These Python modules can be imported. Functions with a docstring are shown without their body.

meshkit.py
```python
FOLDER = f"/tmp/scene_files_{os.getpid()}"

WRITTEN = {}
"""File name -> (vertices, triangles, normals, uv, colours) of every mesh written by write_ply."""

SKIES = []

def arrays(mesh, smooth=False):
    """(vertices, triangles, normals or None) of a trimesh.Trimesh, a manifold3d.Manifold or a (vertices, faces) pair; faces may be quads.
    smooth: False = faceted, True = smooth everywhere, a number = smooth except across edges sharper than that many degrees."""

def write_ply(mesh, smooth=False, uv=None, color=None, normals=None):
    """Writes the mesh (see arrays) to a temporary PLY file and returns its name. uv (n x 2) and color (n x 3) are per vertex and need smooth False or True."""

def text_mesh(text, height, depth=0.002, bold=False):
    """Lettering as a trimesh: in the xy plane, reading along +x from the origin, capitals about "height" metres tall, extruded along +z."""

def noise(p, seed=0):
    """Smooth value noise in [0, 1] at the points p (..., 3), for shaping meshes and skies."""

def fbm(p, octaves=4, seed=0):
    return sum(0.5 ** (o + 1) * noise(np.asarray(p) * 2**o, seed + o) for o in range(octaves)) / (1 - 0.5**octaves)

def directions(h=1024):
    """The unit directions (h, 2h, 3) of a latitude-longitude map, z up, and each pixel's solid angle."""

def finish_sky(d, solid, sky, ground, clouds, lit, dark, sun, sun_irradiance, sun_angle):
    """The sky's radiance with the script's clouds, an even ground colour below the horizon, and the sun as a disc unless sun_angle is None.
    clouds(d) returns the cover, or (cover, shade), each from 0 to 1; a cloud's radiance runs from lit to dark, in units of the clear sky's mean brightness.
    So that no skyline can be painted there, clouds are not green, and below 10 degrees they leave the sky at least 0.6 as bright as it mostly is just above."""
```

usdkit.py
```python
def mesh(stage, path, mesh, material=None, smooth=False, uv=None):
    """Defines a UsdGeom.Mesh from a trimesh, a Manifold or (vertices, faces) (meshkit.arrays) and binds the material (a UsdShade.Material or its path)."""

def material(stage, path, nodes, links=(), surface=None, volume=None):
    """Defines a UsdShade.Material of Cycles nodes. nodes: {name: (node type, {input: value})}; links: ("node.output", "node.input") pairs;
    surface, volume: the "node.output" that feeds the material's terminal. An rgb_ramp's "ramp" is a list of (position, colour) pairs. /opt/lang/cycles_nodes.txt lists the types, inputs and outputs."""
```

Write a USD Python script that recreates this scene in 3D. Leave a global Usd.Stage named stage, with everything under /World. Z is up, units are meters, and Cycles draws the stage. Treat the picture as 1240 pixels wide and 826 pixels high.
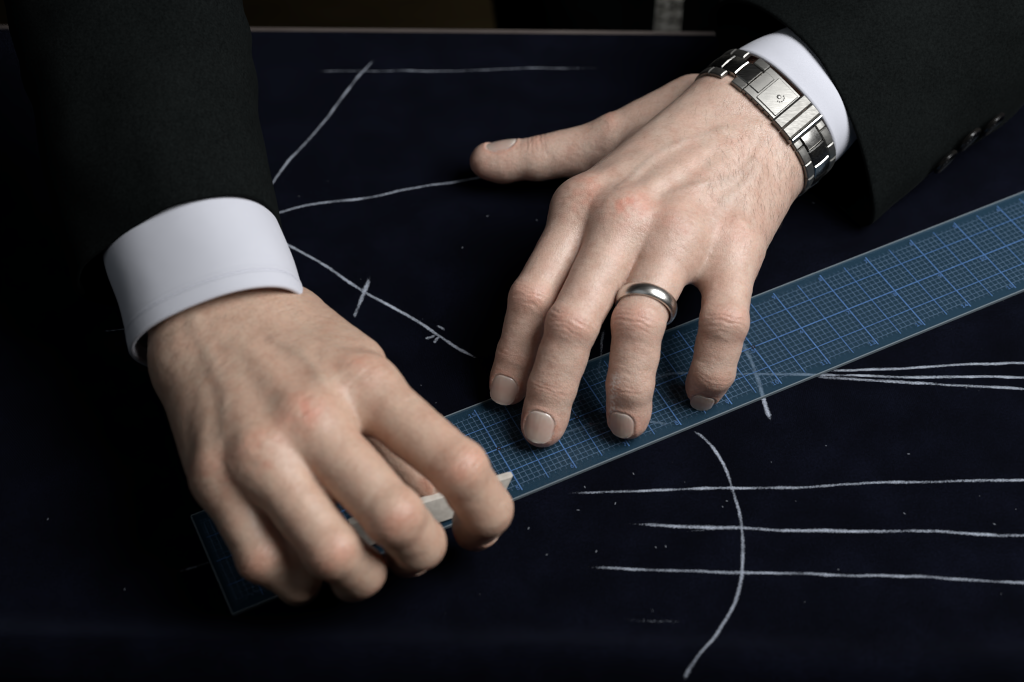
import math, random
import numpy as np
import trimesh
from scipy import ndimage, sparse
import scipy.sparse.csgraph
from pxr import Usd, UsdGeom, UsdLux, UsdShade, Sdf, Gf, Vt
import usdkit, meshkit

random.seed(7)
RNG = np.random.default_rng(11)
stage = Usd.Stage.CreateInMemory()
UsdGeom.SetStageUpAxis(stage, UsdGeom.Tokens.z)
UsdGeom.SetStageMetersPerUnit(stage, 1.0)
UsdGeom.Xform.Define(stage, '/World')

# ------------------------------------------------------------------ camera, lamps, exposure
FPX, PITCH, ROLL, CAMZ = 1880.0, 0.8652292, -0.0193893, 0.5048216
FW = np.array([0, math.cos(PITCH), -math.sin(PITCH)])
_R = np.array([1.0, 0, 0]); _U = np.cross(_R, FW)
RT = math.cos(ROLL) * _R + math.sin(ROLL) * _U
UP = -math.sin(ROLL) * _R + math.cos(ROLL) * _U
EYE = np.array([0, 0, CAMZ])
cam = UsdGeom.Camera.Define(stage, '/World/camera')
m = np.eye(4); m[0, :3], m[1, :3], m[2, :3], m[3, :3] = RT, UP, -FW, EYE
cam.AddTransformOp().Set(Gf.Matrix4d(m.tolist()))
cam.CreateHorizontalApertureAttr(36.0); cam.CreateVerticalApertureAttr(36.0 * 682 / 1024)
cam.CreateFocalLengthAttr(36.0 * FPX / 1240)
cam.CreateClippingRangeAttr(Gf.Vec2f(0.02, 50))
cam.CreateFStopAttr(5.6); cam.CreateFocusDistanceAttr(0.645)
cam.CreateExposureAttr(0.0)


def rect_light(name, pos, target, w, h, power, color):
    l = UsdLux.RectLight.Define(stage, '/World/' + name)
    pos, target = np.array(pos, float), np.array(target, float)
    z = pos - target; z /= np.linalg.norm(z)
    x = np.cross([0, 0, 1.0], z); x /= np.linalg.norm(x); y = np.cross(z, x)
    mm = np.eye(4); mm[0, :3], mm[1, :3], mm[2, :3], mm[3, :3] = x, y, z, pos
    l.AddTransformOp().Set(Gf.Matrix4d(mm.tolist()))
    l.CreateWidthAttr(w); l.CreateHeightAttr(h); l.CreateIntensityAttr(power); l.CreateColorAttr(Gf.Vec3f(*color))
    return l


rect_light('window_light', (0.57, 0.33, 0.76), (0.05, 0.43, 0.03), 0.55, 0.55, 13.2, (0.97, 0.98, 1.0))
rect_light('room_light', (-0.75, -0.10, 1.15), (0, 0.45, 0), 1.1, 1.1, 0.36, (0.85, 0.93, 1.0))

# ------------------------------------------------------------------ helpers
def P(x, y, z=0.0):
    """the point of the place at height z (metres) that a spot of the photograph shows"""
    d = FW * FPX + RT * (x - 620) - UP * (y - 413)
    return EYE + d * ((z - EYE[2]) / d[2])


def Pm(x, y, z):
    return P(x, y, z * 1e-3) * 1e3


def nrm(v):
    v = np.asarray(v, float)
    return v / np.linalg.norm(v)


TAKEN = {}


def path_of(name, parent=None):
    base = (parent.GetPath().pathString if parent else '/World') + '/' + name
    k = TAKEN.get(base, -1) + 1
    TAKEN[base] = k
    return base if k == 0 else f'{base}_{k:03d}'


def tag(prim, label=None, category=None, group=None, kind=None):
    for k, v in dict(label=label, category=category, group=group, kind=kind).items():
        if v:
            prim.SetCustomDataByKey(k, v)
    return prim


def obj(name, mesh, mat, parent=None, smooth=35, primvars=None, **kw):
    g = usdkit.mesh(stage, path_of(name, parent), mesh, MAT[mat], smooth=smooth)
    for k, v in (primvars or {}).items():
        v = np.asarray(v, np.float32)
        if v.ndim == 2:
            UsdGeom.PrimvarsAPI(g).CreatePrimvar(k, Sdf.ValueTypeNames.Color3fArray, 'vertex').Set(Vt.Vec3fArray.FromNumpy(v))
        else:
            UsdGeom.PrimvarsAPI(g).CreatePrimvar(k, Sdf.ValueTypeNames.FloatArray, 'vertex').Set(Vt.FloatArray.FromNumpy(v))
    return tag(g.GetPrim(), **kw)


def thing(name, label, category, group=None, loc=(0, 0, 0)):
    x = UsdGeom.Xform.Define(stage, path_of(name))
    return tag(x.GetPrim(), label, category, group)


def cat(ms):
    ms = [trimesh.Trimesh(*meshkit.arrays(a)[:2], process=False) for a in ms]
    return trimesh.util.concatenate(ms)


def grid_mesh(pts, close_u=False, close_v=False):
    """pts (n, m, 3) -> (vertices, quads)"""
    n, mm = pts.shape[:2]
    i, j = np.meshgrid(np.arange(n if close_u else n - 1), np.arange(mm if close_v else mm - 1), indexing='ij')
    i1, j1 = (i + 1) % n, (j + 1) % mm
    f = np.stack([i * mm + j, i1 * mm + j, i1 * mm + j1, i * mm + j1], -1).reshape(-1, 4)
    return pts.reshape(-1, 3), f


def chamfer_box(lo, hi, c):
    lo, hi = np.array(lo, float), np.array(hi, float)
    pts = []
    for ax in range(3):
        a, b = lo + c, hi - c
        a[ax], b[ax] = lo[ax], hi[ax]
        for s in np.ndindex(2, 2, 2):
            pts.append([(a, b)[s[k]][k] for k in range(3)])
    return trimesh.Trimesh(pts, process=False).convex_hull


# ------------------------------------------------------------------ materials
MAT = {}


def material(name, nodes, links, surface='p.BSDF', **kw):
    MAT[name] = usdkit.material(stage, '/World/Looks/' + name, nodes, links, surface=surface, **kw)


POS = {'g': ('geometry', {})}


def skin_material(name):
    material(name, {
        **POS, 'col': ('attribute', {'attribute': 'skin'}),
        'n1': ('noise_texture', {'scale': 140.0, 'detail': 4.0, 'roughness': 0.65}),
        'r1': ('rgb_ramp', {'ramp': [(0.30, (0.90, 0.84, 0.81)), (0.5, (1, 1, 1)), (0.70, (1.07, 1.06, 1.05))]}),
        'n3': ('noise_texture', {'scale': 900.0, 'detail': 2.0}),
        'r3': ('rgb_ramp', {'ramp': [(0.3, (0.90, 0.87, 0.86)), (0.6, (1, 1, 1))]}),
        'm1': ('mix_color', {'blend_type': 'multiply', 'fac': 1.0, 'use_clamp': False}),
        'm2': ('mix_color', {'blend_type': 'multiply', 'fac': 1.0, 'use_clamp': False}),
        'v': ('voronoi_texture', {'feature': 'distance_to_edge', 'scale': 1050.0}),
        'vr': ('map_range', {'from_min': 0.0, 'from_max': 0.25, 'to_min': 0.0, 'to_max': 1.0, 'clamp': True}),
        'n2': ('noise_texture', {'scale': 420.0, 'detail': 5.0, 'roughness': 0.6}),
        'add': ('math', {'math_type': 'multiply_add', 'value2': 1.6}),
        'b': ('bump', {'strength': 0.32, 'distance': 0.00022}),
        'p': ('principled_bsdf', {'roughness': 0.41, 'specular_ior_level': 0.48, 'subsurface_weight': 0.14, 'subsurface_scale': 0.0018,
                                  'subsurface_radius': (1.0, 0.36, 0.2), 'subsurface_method': 'random_walk'}),
    }, [('g.position', 'n1.vector'), ('g.position', 'n2.vector'), ('g.position', 'n3.vector'), ('g.position', 'v.vector'),
        ('n1.fac', 'r1.fac'), ('n3.fac', 'r3.fac'), ('col.color', 'm1.a'), ('r1.color', 'm1.b'), ('m1.result', 'm2.a'), ('r3.color', 'm2.b'),
        ('m2.result', 'p.base_color'), ('v.distance', 'vr.value'), ('n2.fac', 'add.value1'), ('vr.result', 'add.value3'), ('add.value', 'b.height'), ('b.normal', 'p.normal')])


skin_material('skin')
material('nail', {**POS, 'col': ('attribute', {'attribute': 'skin'}), 'n': ('noise_texture', {'scale': 500.0}), 'b': ('bump', {'strength': 0.12, 'distance': 0.0002}),
                  'p': ('principled_bsdf', {'roughness': 0.26, 'specular_ior_level': 0.55, 'subsurface_weight': 0.2, 'subsurface_scale': 0.0015, 'coat_weight': 0.35, 'coat_roughness': 0.16})},
         [('g.position', 'n.vector'), ('n.fac', 'b.height'), ('b.normal', 'p.normal'), ('col.color', 'p.base_color')])
material('hair', {'p': ('principled_bsdf', {'base_color': (0.09, 0.055, 0.035), 'roughness': 0.5})}, [])


def fabric(name, c0, c1, freq, bump, sheen, tint, rot=0.6, speck=0.5, rough=0.9, ribs=True):
    """woven cloth: two crossed thread directions, slubs and a soft sheen"""
    st = lambda ax: ('noise_texture', {'scale': freq * 2.0, 'detail': 2.0, 'roughness': 0.6})
    material(name, {
        **POS, 'mp': ('mapping', {'rotation': (0.0, 0.0, rot)}), 'mpa': ('mapping', {'rotation': (0.0, 0.0, rot), 'scale': (1.0, 0.22, 0.6)}), 'mpb': ('mapping', {'rotation': (0.0, 0.0, rot), 'scale': (0.22, 1.0, 0.6)}),
        'na': st(0), 'nb': st(1), 'nm': ('math', {'math_type': 'multiply'}),
        'w1': ('wave_texture', {'wave_type': 'bands', 'bands_direction': 'x', 'scale': freq, 'distortion': 1.5, 'detail': 2.0, 'detail_scale': 3.0}),
        'w2': ('wave_texture', {'wave_type': 'bands', 'bands_direction': 'y', 'scale': freq * 0.8, 'distortion': 1.5, 'detail': 2.0, 'detail_scale': 3.0}),
        'mx': ('math', {'math_type': 'multiply'}),
        'n': ('noise_texture', {'scale': 1000.0, 'detail': 4.0, 'roughness': 0.8}),
        'big': ('noise_texture', {'scale': 40.0, 'detail': 4.0, 'roughness': 0.6}),
        's1': ('math', {'math_type': 'multiply_add', 'value2': speck}), 'wd': ('math', {'math_type': 'multiply', 'value2': 0.55}),
        's2': ('math', {'math_type': 'multiply_add', 'value2': 0.5 if ribs else 0.25}),
        'r': ('rgb_ramp', {'ramp': [(0.50 if ribs else 0.38, c0), (1.15 / 1.6, c1), (1.0, tuple(np.array(c1) * 1.6))]}),
        'sc': ('math', {'math_type': 'multiply', 'value2': 0.8}),
        'b': ('bump', {'strength': bump, 'distance': 0.0003}),
        'p': ('principled_bsdf', {'roughness': rough, 'specular_ior_level': 0.04, 'sheen_weight': sheen, 'sheen_roughness': 0.28, 'sheen_tint': tint}),
    }, [('g.position', 'mp.vector'), ('mp.vector', 'w1.vector'), ('mp.vector', 'w2.vector'), ('g.position', 'n.vector'), ('g.position', 'big.vector'),
        *([('w1.fac', 'mx.value1'), ('w2.fac', 'mx.value2')] if ribs else [('g.position', 'mpa.vector'), ('g.position', 'mpb.vector'), ('mpa.vector', 'na.vector'), ('mpb.vector', 'nb.vector'), ('na.fac', 'nm.value1'), ('nb.fac', 'nm.value2'), ('nm.value', 'mx.value1'), ('na.fac', 'mx.value2')]), ('n.fac', 's1.value1'), ('mx.value', 'wd.value1'), ('wd.value', 's1.value3'), ('big.fac', 's2.value1'), ('s1.value', 's2.value3'),
        ('s2.value', 'sc.value1'), ('sc.value', 'r.fac'), ('r.color', 'p.base_color'), ('s1.value', 'b.height'), ('b.normal', 'p.normal')])


fabric('navy_wool', (0.0001, 0.0002, 0.0008), (0.0036, 0.0045, 0.0108), 900.0, 0.8, 0.030, (0.5, 0.6, 1.0), rot=0.75, speck=0.7)
fabric('suit_wool', (0.0016, 0.0021, 0.0021), (0.0080, 0.0098, 0.0095), 560.0, 0.5, 0.010, (0.8, 0.9, 0.9), rot=0.2, speck=0.95, ribs=False)
fabric('shirt_cotton', (0.54, 0.545, 0.59), (0.61, 0.615, 0.665), 1500.0, 0.12, 0.05, (1, 1, 1), rot=0.1, speck=0.3)
material('thread', {'p': ('principled_bsdf', {'base_color': (0.56, 0.56, 0.62), 'roughness': 0.8})}, [])
material('dark_thread', {'p': ('principled_bsdf', {'base_color': (0.006, 0.006, 0.007), 'roughness': 0.8})}, [])
material('horn', {**POS, 'n': ('noise_texture', {'scale': 260.0, 'detail': 4.0}), 'r': ('rgb_ramp', {'ramp': [(0.35, (0.003, 0.003, 0.003)), (0.7, (0.010, 0.009, 0.008))]}),
                  'p': ('principled_bsdf', {'roughness': 0.22})}, [('g.position', 'n.vector'), ('n.fac', 'r.fac'), ('r.color', 'p.base_color')])


def metal(name, color, rough, scale, scratch):
    material(name, {
        **POS, 'mp': ('mapping', {'rotation': (0.2, 0.3, 0.75), 'scale': (1.0, 14.0, 14.0)}), 'n': ('noise_texture', {'scale': scale, 'detail': 3.0}),
        'mr': ('map_range', {'from_min': 0.3, 'from_max': 0.7, 'to_min': rough * 0.9, 'to_max': rough * 1.12, 'clamp': True}),
        'b': ('bump', {'strength': scratch, 'distance': 0.0001}),
        'sm': ('noise_texture', {'scale': 220.0, 'detail': 3.0}), 'sr': ('rgb_ramp', {'ramp': [(0.3, tuple(np.array(color) * 0.9)), (0.6, color)]}),
        'p': ('principled_bsdf', {'metallic': 1.0})},
        [('g.position', 'mp.vector'), ('mp.vector', 'n.vector'), ('n.fac', 'mr.value'), ('mr.result', 'p.roughness'), ('n.fac', 'b.height'), ('b.normal', 'p.normal'),
         ('g.position', 'sm.vector'), ('sm.fac', 'sr.fac'), ('sr.color', 'p.base_color')])


metal('brushed_steel', (0.25, 0.243, 0.225), 0.45, 120.0, 0.025)
metal('satin_steel', (0.19, 0.184, 0.17), 0.5, 120.0, 0.02)
metal('polished_steel', (0.36, 0.35, 0.33), 0.24, 120.0, 0.01)
metal('ring_metal', (0.62, 0.60, 0.56), 0.29, 100.0, 0.03)
material('dark_metal', {'p': ('principled_bsdf', {'base_color': (0.03, 0.03, 0.03), 'metallic': 1.0, 'roughness': 0.4})}, [])

material('clear_acrylic', {
    'lw': ('layer_weight', {'blend': 0.5}), 'pw': ('math', {'math_type': 'power', 'value2': 4.0}), 'sc': ('math', {'math_type': 'multiply_add', 'value2': 0.7, 'value3': 0.035}),
    't': ('transparent_bsdf', {'color': (0.93, 0.965, 0.985)}), 'd': ('diffuse_bsdf', {'color': (0.032, 0.100, 0.165)}), 'gl': ('glossy_bsdf', {'color': (0.55, 0.66, 0.76), 'roughness': 0.36}),
    'm1': ('mix_closure', {'fac': 0.165}), 'm2': ('mix_closure', {})},
    [('lw.facing', 'pw.value1'), ('pw.value', 'sc.value1'), ('t.BSDF', 'm1.closure1'), ('d.BSDF', 'm1.closure2'), ('m1.closure', 'm2.closure1'), ('gl.BSDF', 'm2.closure2'), ('sc.value', 'm2.fac')], surface='m2.closure')
material('acrylic_edge', {'p': ('principled_bsdf', {'base_color': (0.13, 0.16, 0.18), 'roughness': 0.6, 'specular_ior_level': 0.3})}, [])
material('blue_print', {**POS, 'n': ('noise_texture', {'scale': 700.0, 'detail': 3.0}), 'r': ('rgb_ramp', {'ramp': [(0.35, (0.040, 0.100, 0.24)), (0.65, (0.065, 0.155, 0.34))]}),
                        'p': ('principled_bsdf', {'roughness': 0.5})}, [('g.position', 'n.vector'), ('n.fac', 'r.fac'), ('r.color', 'p.base_color')])
material('pale_print', {**POS, 'n': ('noise_texture', {'scale': 900.0, 'detail': 3.0}), 'r': ('rgb_ramp', {'ramp': [(0.35, (0.045, 0.085, 0.145)), (0.65, (0.085, 0.14, 0.215))]}),
                        'p': ('principled_bsdf', {'roughness': 0.5})}, [('g.position', 'n.vector'), ('n.fac', 'r.fac'), ('r.color', 'p.base_color')])
material('chalk_mark', {
    **POS, 'a': ('attribute', {'attribute': 'powder'}), 'bw': ('rgb_to_bw', {}), 'n': ('noise_texture', {'scale': 1700.0, 'detail': 2.0, 'roughness': 0.9}),
    'sub': ('math', {'math_type': 'add'}), 'mr': ('map_range', {'from_min': 1.26, 'from_max': 1.86, 'to_min': 0.0, 'to_max': 1.0, 'clamp': True}),
    't': ('transparent_bsdf', {}), 'd': ('diffuse_bsdf', {'color': (0.54, 0.58, 0.66), 'roughness': 1.0}), 'm': ('mix_closure', {})},
    [('g.position', 'n.vector'), ('n.fac', 'sub.value1'), ('a.color', 'bw.color'), ('bw.val', 'sub.value2'), ('sub.value', 'mr.value'), ('mr.result', 'm.fac'), ('t.BSDF', 'm.closure1'), ('d.BSDF', 'm.closure2')],
    surface='m.closure')
material('white_chalk', {**POS, 'mp': ('mapping', {'scale': (1, 1, 1), 'rotation': (0, 0, -0.3)}), 'n': ('noise_texture', {'scale': 320.0, 'detail': 5.0}),
                         'r': ('rgb_ramp', {'ramp': [(0.3, (0.44, 0.40, 0.345)), (0.65, (0.57, 0.53, 0.465))]}), 'b': ('bump', {'strength': 0.3, 'distance': 0.0003}),
                         'p': ('principled_bsdf', {'roughness': 0.85})},
         [('g.position', 'mp.vector'), ('mp.vector', 'n.vector'), ('n.fac', 'r.fac'), ('r.color', 'p.base_color'), ('n.fac', 'b.height'), ('b.normal', 'p.normal')])
material('lint', {'d': ('diffuse_bsdf', {'color': (0.15, 0.16, 0.18)})}, [], surface='d.BSDF')
material('pale_wood', {**POS, 'mp': ('mapping', {'scale': (3, 60, 60)}), 'n': ('noise_texture', {'scale': 12.0, 'detail': 5.0}),
                       'r': ('rgb_ramp', {'ramp': [(0.3, (0.07, 0.055, 0.05)), (0.7, (0.12, 0.10, 0.09))]}), 'p': ('principled_bsdf', {'roughness': 0.55})},
         [('g.position', 'mp.vector'), ('mp.vector', 'n.vector'), ('n.fac', 'r.fac'), ('r.color', 'p.base_color')])
material('brown_floor', {**POS, 'mp': ('mapping', {'scale': (2, 30, 30)}), 'n': ('noise_texture', {'scale': 6.0, 'detail': 6.0}),
                         'r': ('rgb_ramp', {'ramp': [(0.3, (0.045, 0.030, 0.012)), (0.7, (0.085, 0.060, 0.026))]}), 'p': ('principled_bsdf', {'roughness': 0.5})},
         [('g.position', 'mp.vector'), ('mp.vector', 'n.vector'), ('n.fac', 'r.fac'), ('r.color', 'p.base_color')])
material('tape_cloth', {**POS, 'n': ('noise_texture', {'scale': 260.0, 'detail': 3.0}), 'r': ('rgb_ramp', {'ramp': [(0.4, (0.22, 0.21, 0.18)), (0.6, (0.42, 0.41, 0.37))]}),
                        'p': ('principled_bsdf', {'roughness': 0.6})}, [('g.position', 'n.vector'), ('n.fac', 'r.fac'), ('r.color', 'p.base_color')])

# ------------------------------------------------------------------ the setting: floor, table, cloth
SL = -0.0455                                                # the table stands slightly askew to the lens
TA = math.atan(SL)


def back_y(x): return 0.6425 + SL * x
def front_y(x): return 0.2790 + SL * x


fl = trimesh.creation.box((6, 6, 0.02)); fl.apply_translation((0, 1.5, -0.77))
obj('floor', fl, 'brown_floor', kind='structure')

DROP = 0.010


def cloth_point(x, s):
    """s: metres from the front bend towards the back; negative s goes over the bend and hangs down"""
    r = 0.011
    y0 = front_y(x)
    wob = 0.0011 * math.sin(x * 31 + 0.7) + 0.0006 * math.sin(x * 83)
    if s >= 0:
        return (x, y0 + s, 0.0 + (0.0052 + wob) * math.exp(-(s / 0.0085) ** 2))
    a = min(-s / r, math.pi / 2 - 0.12)
    h = max(0.0, -s - r * (math.pi / 2 - 0.12))
    z = -r * (1 - math.cos(a)) - h * math.cos(0.12)
    y = y0 - r * math.sin(a) - h * math.sin(0.12) + 0.004 * math.sin(x * 24) * min(1, h / 0.1)
    return (x, y, z + (0.0052 + wob) * math.exp(-(s / 0.0085) ** 2))


xs = np.linspace(-0.62, 0.62, 240)
ss = np.concatenate([-np.geomspace(0.25, 0.012, 14), np.linspace(-0.0175, 0.022, 24), np.linspace(0.024, 0.359, 60)])
ss = np.unique(np.round(ss, 5))
cp = np.array([[cloth_point(x, s) for x in xs] for s in ss])
v, f = grid_mesh(cp)
obj('cloth', (v, f[:, ::-1]), 'navy_wool', smooth=True, label='dark navy wool cloth spread over the table and marked with chalk lines', category='cloth')

t = thing('work_table', 'pale wooden table top under the navy cloth, its far edge showing as a thin line', 'table')
tb = chamfer_box((-0.64, -0.176, -0.034), (0.64, 0.1822, -0.0008), 0.002)
M = np.eye(4); M[:3, :3] = trimesh.transformations.rotation_matrix(TA, [0, 0, 1])[:3, :3]; M[:3, 3] = (0, 0.4612, 0)
tb.apply_transform(M)
obj('table_top', tb, 'pale_wood', t, smooth=False)
for sx in (-0.58, 0.58):
    for sy in (-0.12, 0.13):
        lg = chamfer_box((sx - 0.025, sy - 0.025, -0.759), (sx + 0.025, sy + 0.025, -0.0345), 0.003); lg.apply_transform(M)
        obj('leg', lg, 'pale_wood', t, smooth=False)

# ------------------------------------------------------------------ ruler
U = 0.024
RP = np.array([-0.00655063, 0.3717936]); RA = 0.43861566
RM = np.eye(4); RM[:3, :3] = trimesh.transformations.rotation_matrix(RA, [0, 0, 1])[:3, :3]; RM[:2, 3] = RP
HW, U0, U1 = 1.0229 * U, -5.044 * U, 14.956 * U
rl = thing('ruler', 'clear blue-tinted acrylic ruler with a blue printed grid lying under both hands', 'ruler')


def rput(mesh):
    mesh = mesh.copy(); mesh.apply_transform(RM); return mesh


TH = 0.0014
obj('plate', rput(trimesh.creation.box(bounds=[[U0 + 0.0004, -HW + 0.0004, 0.0003], [U1 - 0.0004, HW - 0.0004, TH]])), 'clear_acrylic', rl, smooth=False)
eb = []
for a, b in (([U0, -HW - 0.0002, 0.0002], [U1, -HW + 0.0003, TH + 0.0001]), ([U0, HW - 0.0003, 0.0002], [U1, HW + 0.0002, TH + 0.0001]),
             ([U0 - 0.0002, -HW + 0.00035, 0.0002], [U0 + 0.0003, HW - 0.00035, TH + 0.0001])):
    eb.append(trimesh.creation.box(bounds=[a, b]))
for e in eb:
    obj('edge', rput(e), 'acrylic_edge', rl, smooth=False)


def strip(x0, y0, x1, y1, w, z):
    d = nrm([x1 - x0, y1 - y0]); n = np.array([-d[1], d[0]]) * w / 2
    a, b = np.array([x0, y0]), np.array([x1, y1])
    return trimesh.Trimesh([[*(a - n), z], [*(b - n), z], [*(b + n), z], [*(a + n), z]], [[0, 1, 2], [0, 2, 3]], process=False)


fine, mid, bold = [], [], []
ZP = TH + 0.00012
for i in range(-49, 150):
    u = i * 0.1
    x = u * U
    if i % 10 == 0:
        bold.append(strip(x, -0.93 * U, x, 0.93 * U, 0.00050, ZP + 0.00004))
    elif i % 5 == 0:
        mid.append(strip(x, -0.90 * U, x, 0.90 * U, 0.00036, ZP + 0.00002))
    else:
        fine.append(strip(x, -0.80 * U, x, 0.80 * U, 0.00021, ZP))
for i in range(-98, 298):
    if i % 2:
        x = i * 0.05 * U
        for s in (-1, 1):
            fine.append(strip(x, s * 0.80 * U, x, s * 0.87 * U, 0.00013, ZP))
for j in range(-8, 9):
    y = j * 0.1 * U
    if j == 0:
        bold.append(strip(-4.95 * U, y, 14.9 * U, y, 0.00050, ZP + 0.00006))
    elif abs(j) == 5:
        mid.append(strip(-4.95 * U, y, 14.9 * U, y, 0.00036, ZP + 0.00003))
    else:
        fine.append(strip(-4.95 * U, y, 14.9 * U, y, 0.00021, ZP + 0.00001))
for k in range(-18, 19):                                     # the fine cross ticks of the square end
    if k % 2:
        fine.append(strip(-4.95 * U, k * 0.05 * U, -4.72 * U, k * 0.05 * U, 0.00013, ZP + 0.00001))
obj('fine_grid', rput(cat(fine)), 'pale_print', rl, smooth=False, kind='stuff')
obj('half_line', rput(cat(mid)), 'blue_print', rl, smooth=False, kind='stuff')
obj('bold_line', rput(cat(bold)), 'blue_print', rl, smooth=False, kind='stuff')
for k in range(-4, 15):
    for txt, y in ((str(k + 5), -0.90 * U), (str(k), -0.115 * U), (str(15 - k), 0.80 * U)):
        if txt.startswith('-') or txt == '0' or k * U > 0.31:
            continue
        tm = meshkit.text_mesh(txt, 0.0019, 0.00005)
        tm.apply_translation((k * U - tm.bounds[1][0] - 0.0006, y, ZP + 0.00008))
        obj('numeral', rput(tm), 'blue_print', rl, smooth=False)
for u in (0.02, 1.5, 3.0, 5.0):
    h = trimesh.creation.annulus(0.00035, 0.0009, 0.0001, sections=20); h.apply_translation((u * U, 0, ZP + 0.00012))
    obj('hole_rim', rput(h), 'dark_thread', rl, smooth=False)

# ------------------------------------------------------------------ chalk lines on the cloth
def catmull(pts, n=14):
    pts = np.asarray(pts, float)
    q = np.vstack([2 * pts[0] - pts[1], pts, 2 * pts[-1] - pts[-2]])
    out = []
    for i in range(1, len(q) - 2):
        for t in np.linspace(0, 1, n, endpoint=False):
            out.append(0.5 * (2 * q[i] + (q[i + 1] - q[i - 1]) * t + (2 * q[i - 1] - 5 * q[i] + 4 * q[i + 1] - q[i + 2]) * t * t + (3 * q[i] - q[i - 1] - 3 * q[i + 1] + q[i + 2]) * t ** 3))
    return np.array(out + [pts[-1]])


NCH = [0]


def chalk(label, px, width=1.25, dens=1.0, fade=(0.1, 0.1), group=None):
    NCH[0] += 1
    c = np.array([P(x, y, 0)[:2] for x, y in px])
    c = catmull(c, 24)
    l = np.concatenate([[0], np.cumsum(np.linalg.norm(np.diff(c, axis=0), axis=1))])
    n = max(12, int(l[-1] / 0.0012))
    tt = np.linspace(0, l[-1], n)
    c = np.stack([np.interp(tt, l, c[:, k]) for k in (0, 1)], 1)
    q = np.stack([tt * 60, np.full(n, NCH[0] * 9.0), np.zeros(n)], 1)
    d = np.gradient(c, axis=0); d /= np.linalg.norm(d, axis=1, keepdims=True)
    nn = np.stack([-d[:, 1], d[:, 0]], 1)
    c = c + nn * ((meshkit.fbm(q, 3, 5) - 0.5) * 0.0012)[:, None]
    wv = width * 1e-3 * (0.75 + 0.5 * meshkit.fbm(q * 3, 3, 8))
    den = dens * (0.78 + 0.44 * meshkit.fbm(q * 2.2, 3, 3))
    t01 = tt / l[-1]
    den = den * np.clip(t01 / max(fade[0], 1e-3), 0, 1) ** 0.6 * np.clip((1 - t01) / max(fade[1], 1e-3), 0, 1) ** 0.6
    a = np.linspace(-1, 1, 7)
    zz = 0.00012 + 0.00001 * (NCH[0] % 9)
    pts = np.zeros((n, 7, 3)); pts[..., :2] = c[:, None] + nn[:, None] * (a[None, :, None] * wv[:, None, None] * 0.76)
    s = pts[..., 1] - (0.2790 + SL * pts[..., 0])
    wob = 0.0011 * np.sin(pts[..., 0] * 31 + 0.7) + 0.0006 * np.sin(pts[..., 0] * 83)
    r = 0.011
    an = np.clip(-s / r, 0, 1)
    pts[..., 2] = zz + (0.0052 + wob) * np.exp(-(s / 0.0085) ** 2) - r * (1 - np.cos(an)) * (s < 0) + 0.0001 * (s < 0)
    den2 = den[:, None] * np.clip(1.12 - 0.62 * np.abs(a) ** 1.6, 0, 1.1)[None]
    v, f = grid_mesh(pts)
    obj('chalk_line', (v, f), 'chalk_mark', smooth=True, primvars={'powder': np.repeat(np.clip(den2, 0, 2).reshape(-1, 1), 3, 1)}, label=label, category='chalk line', group=group)


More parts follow.
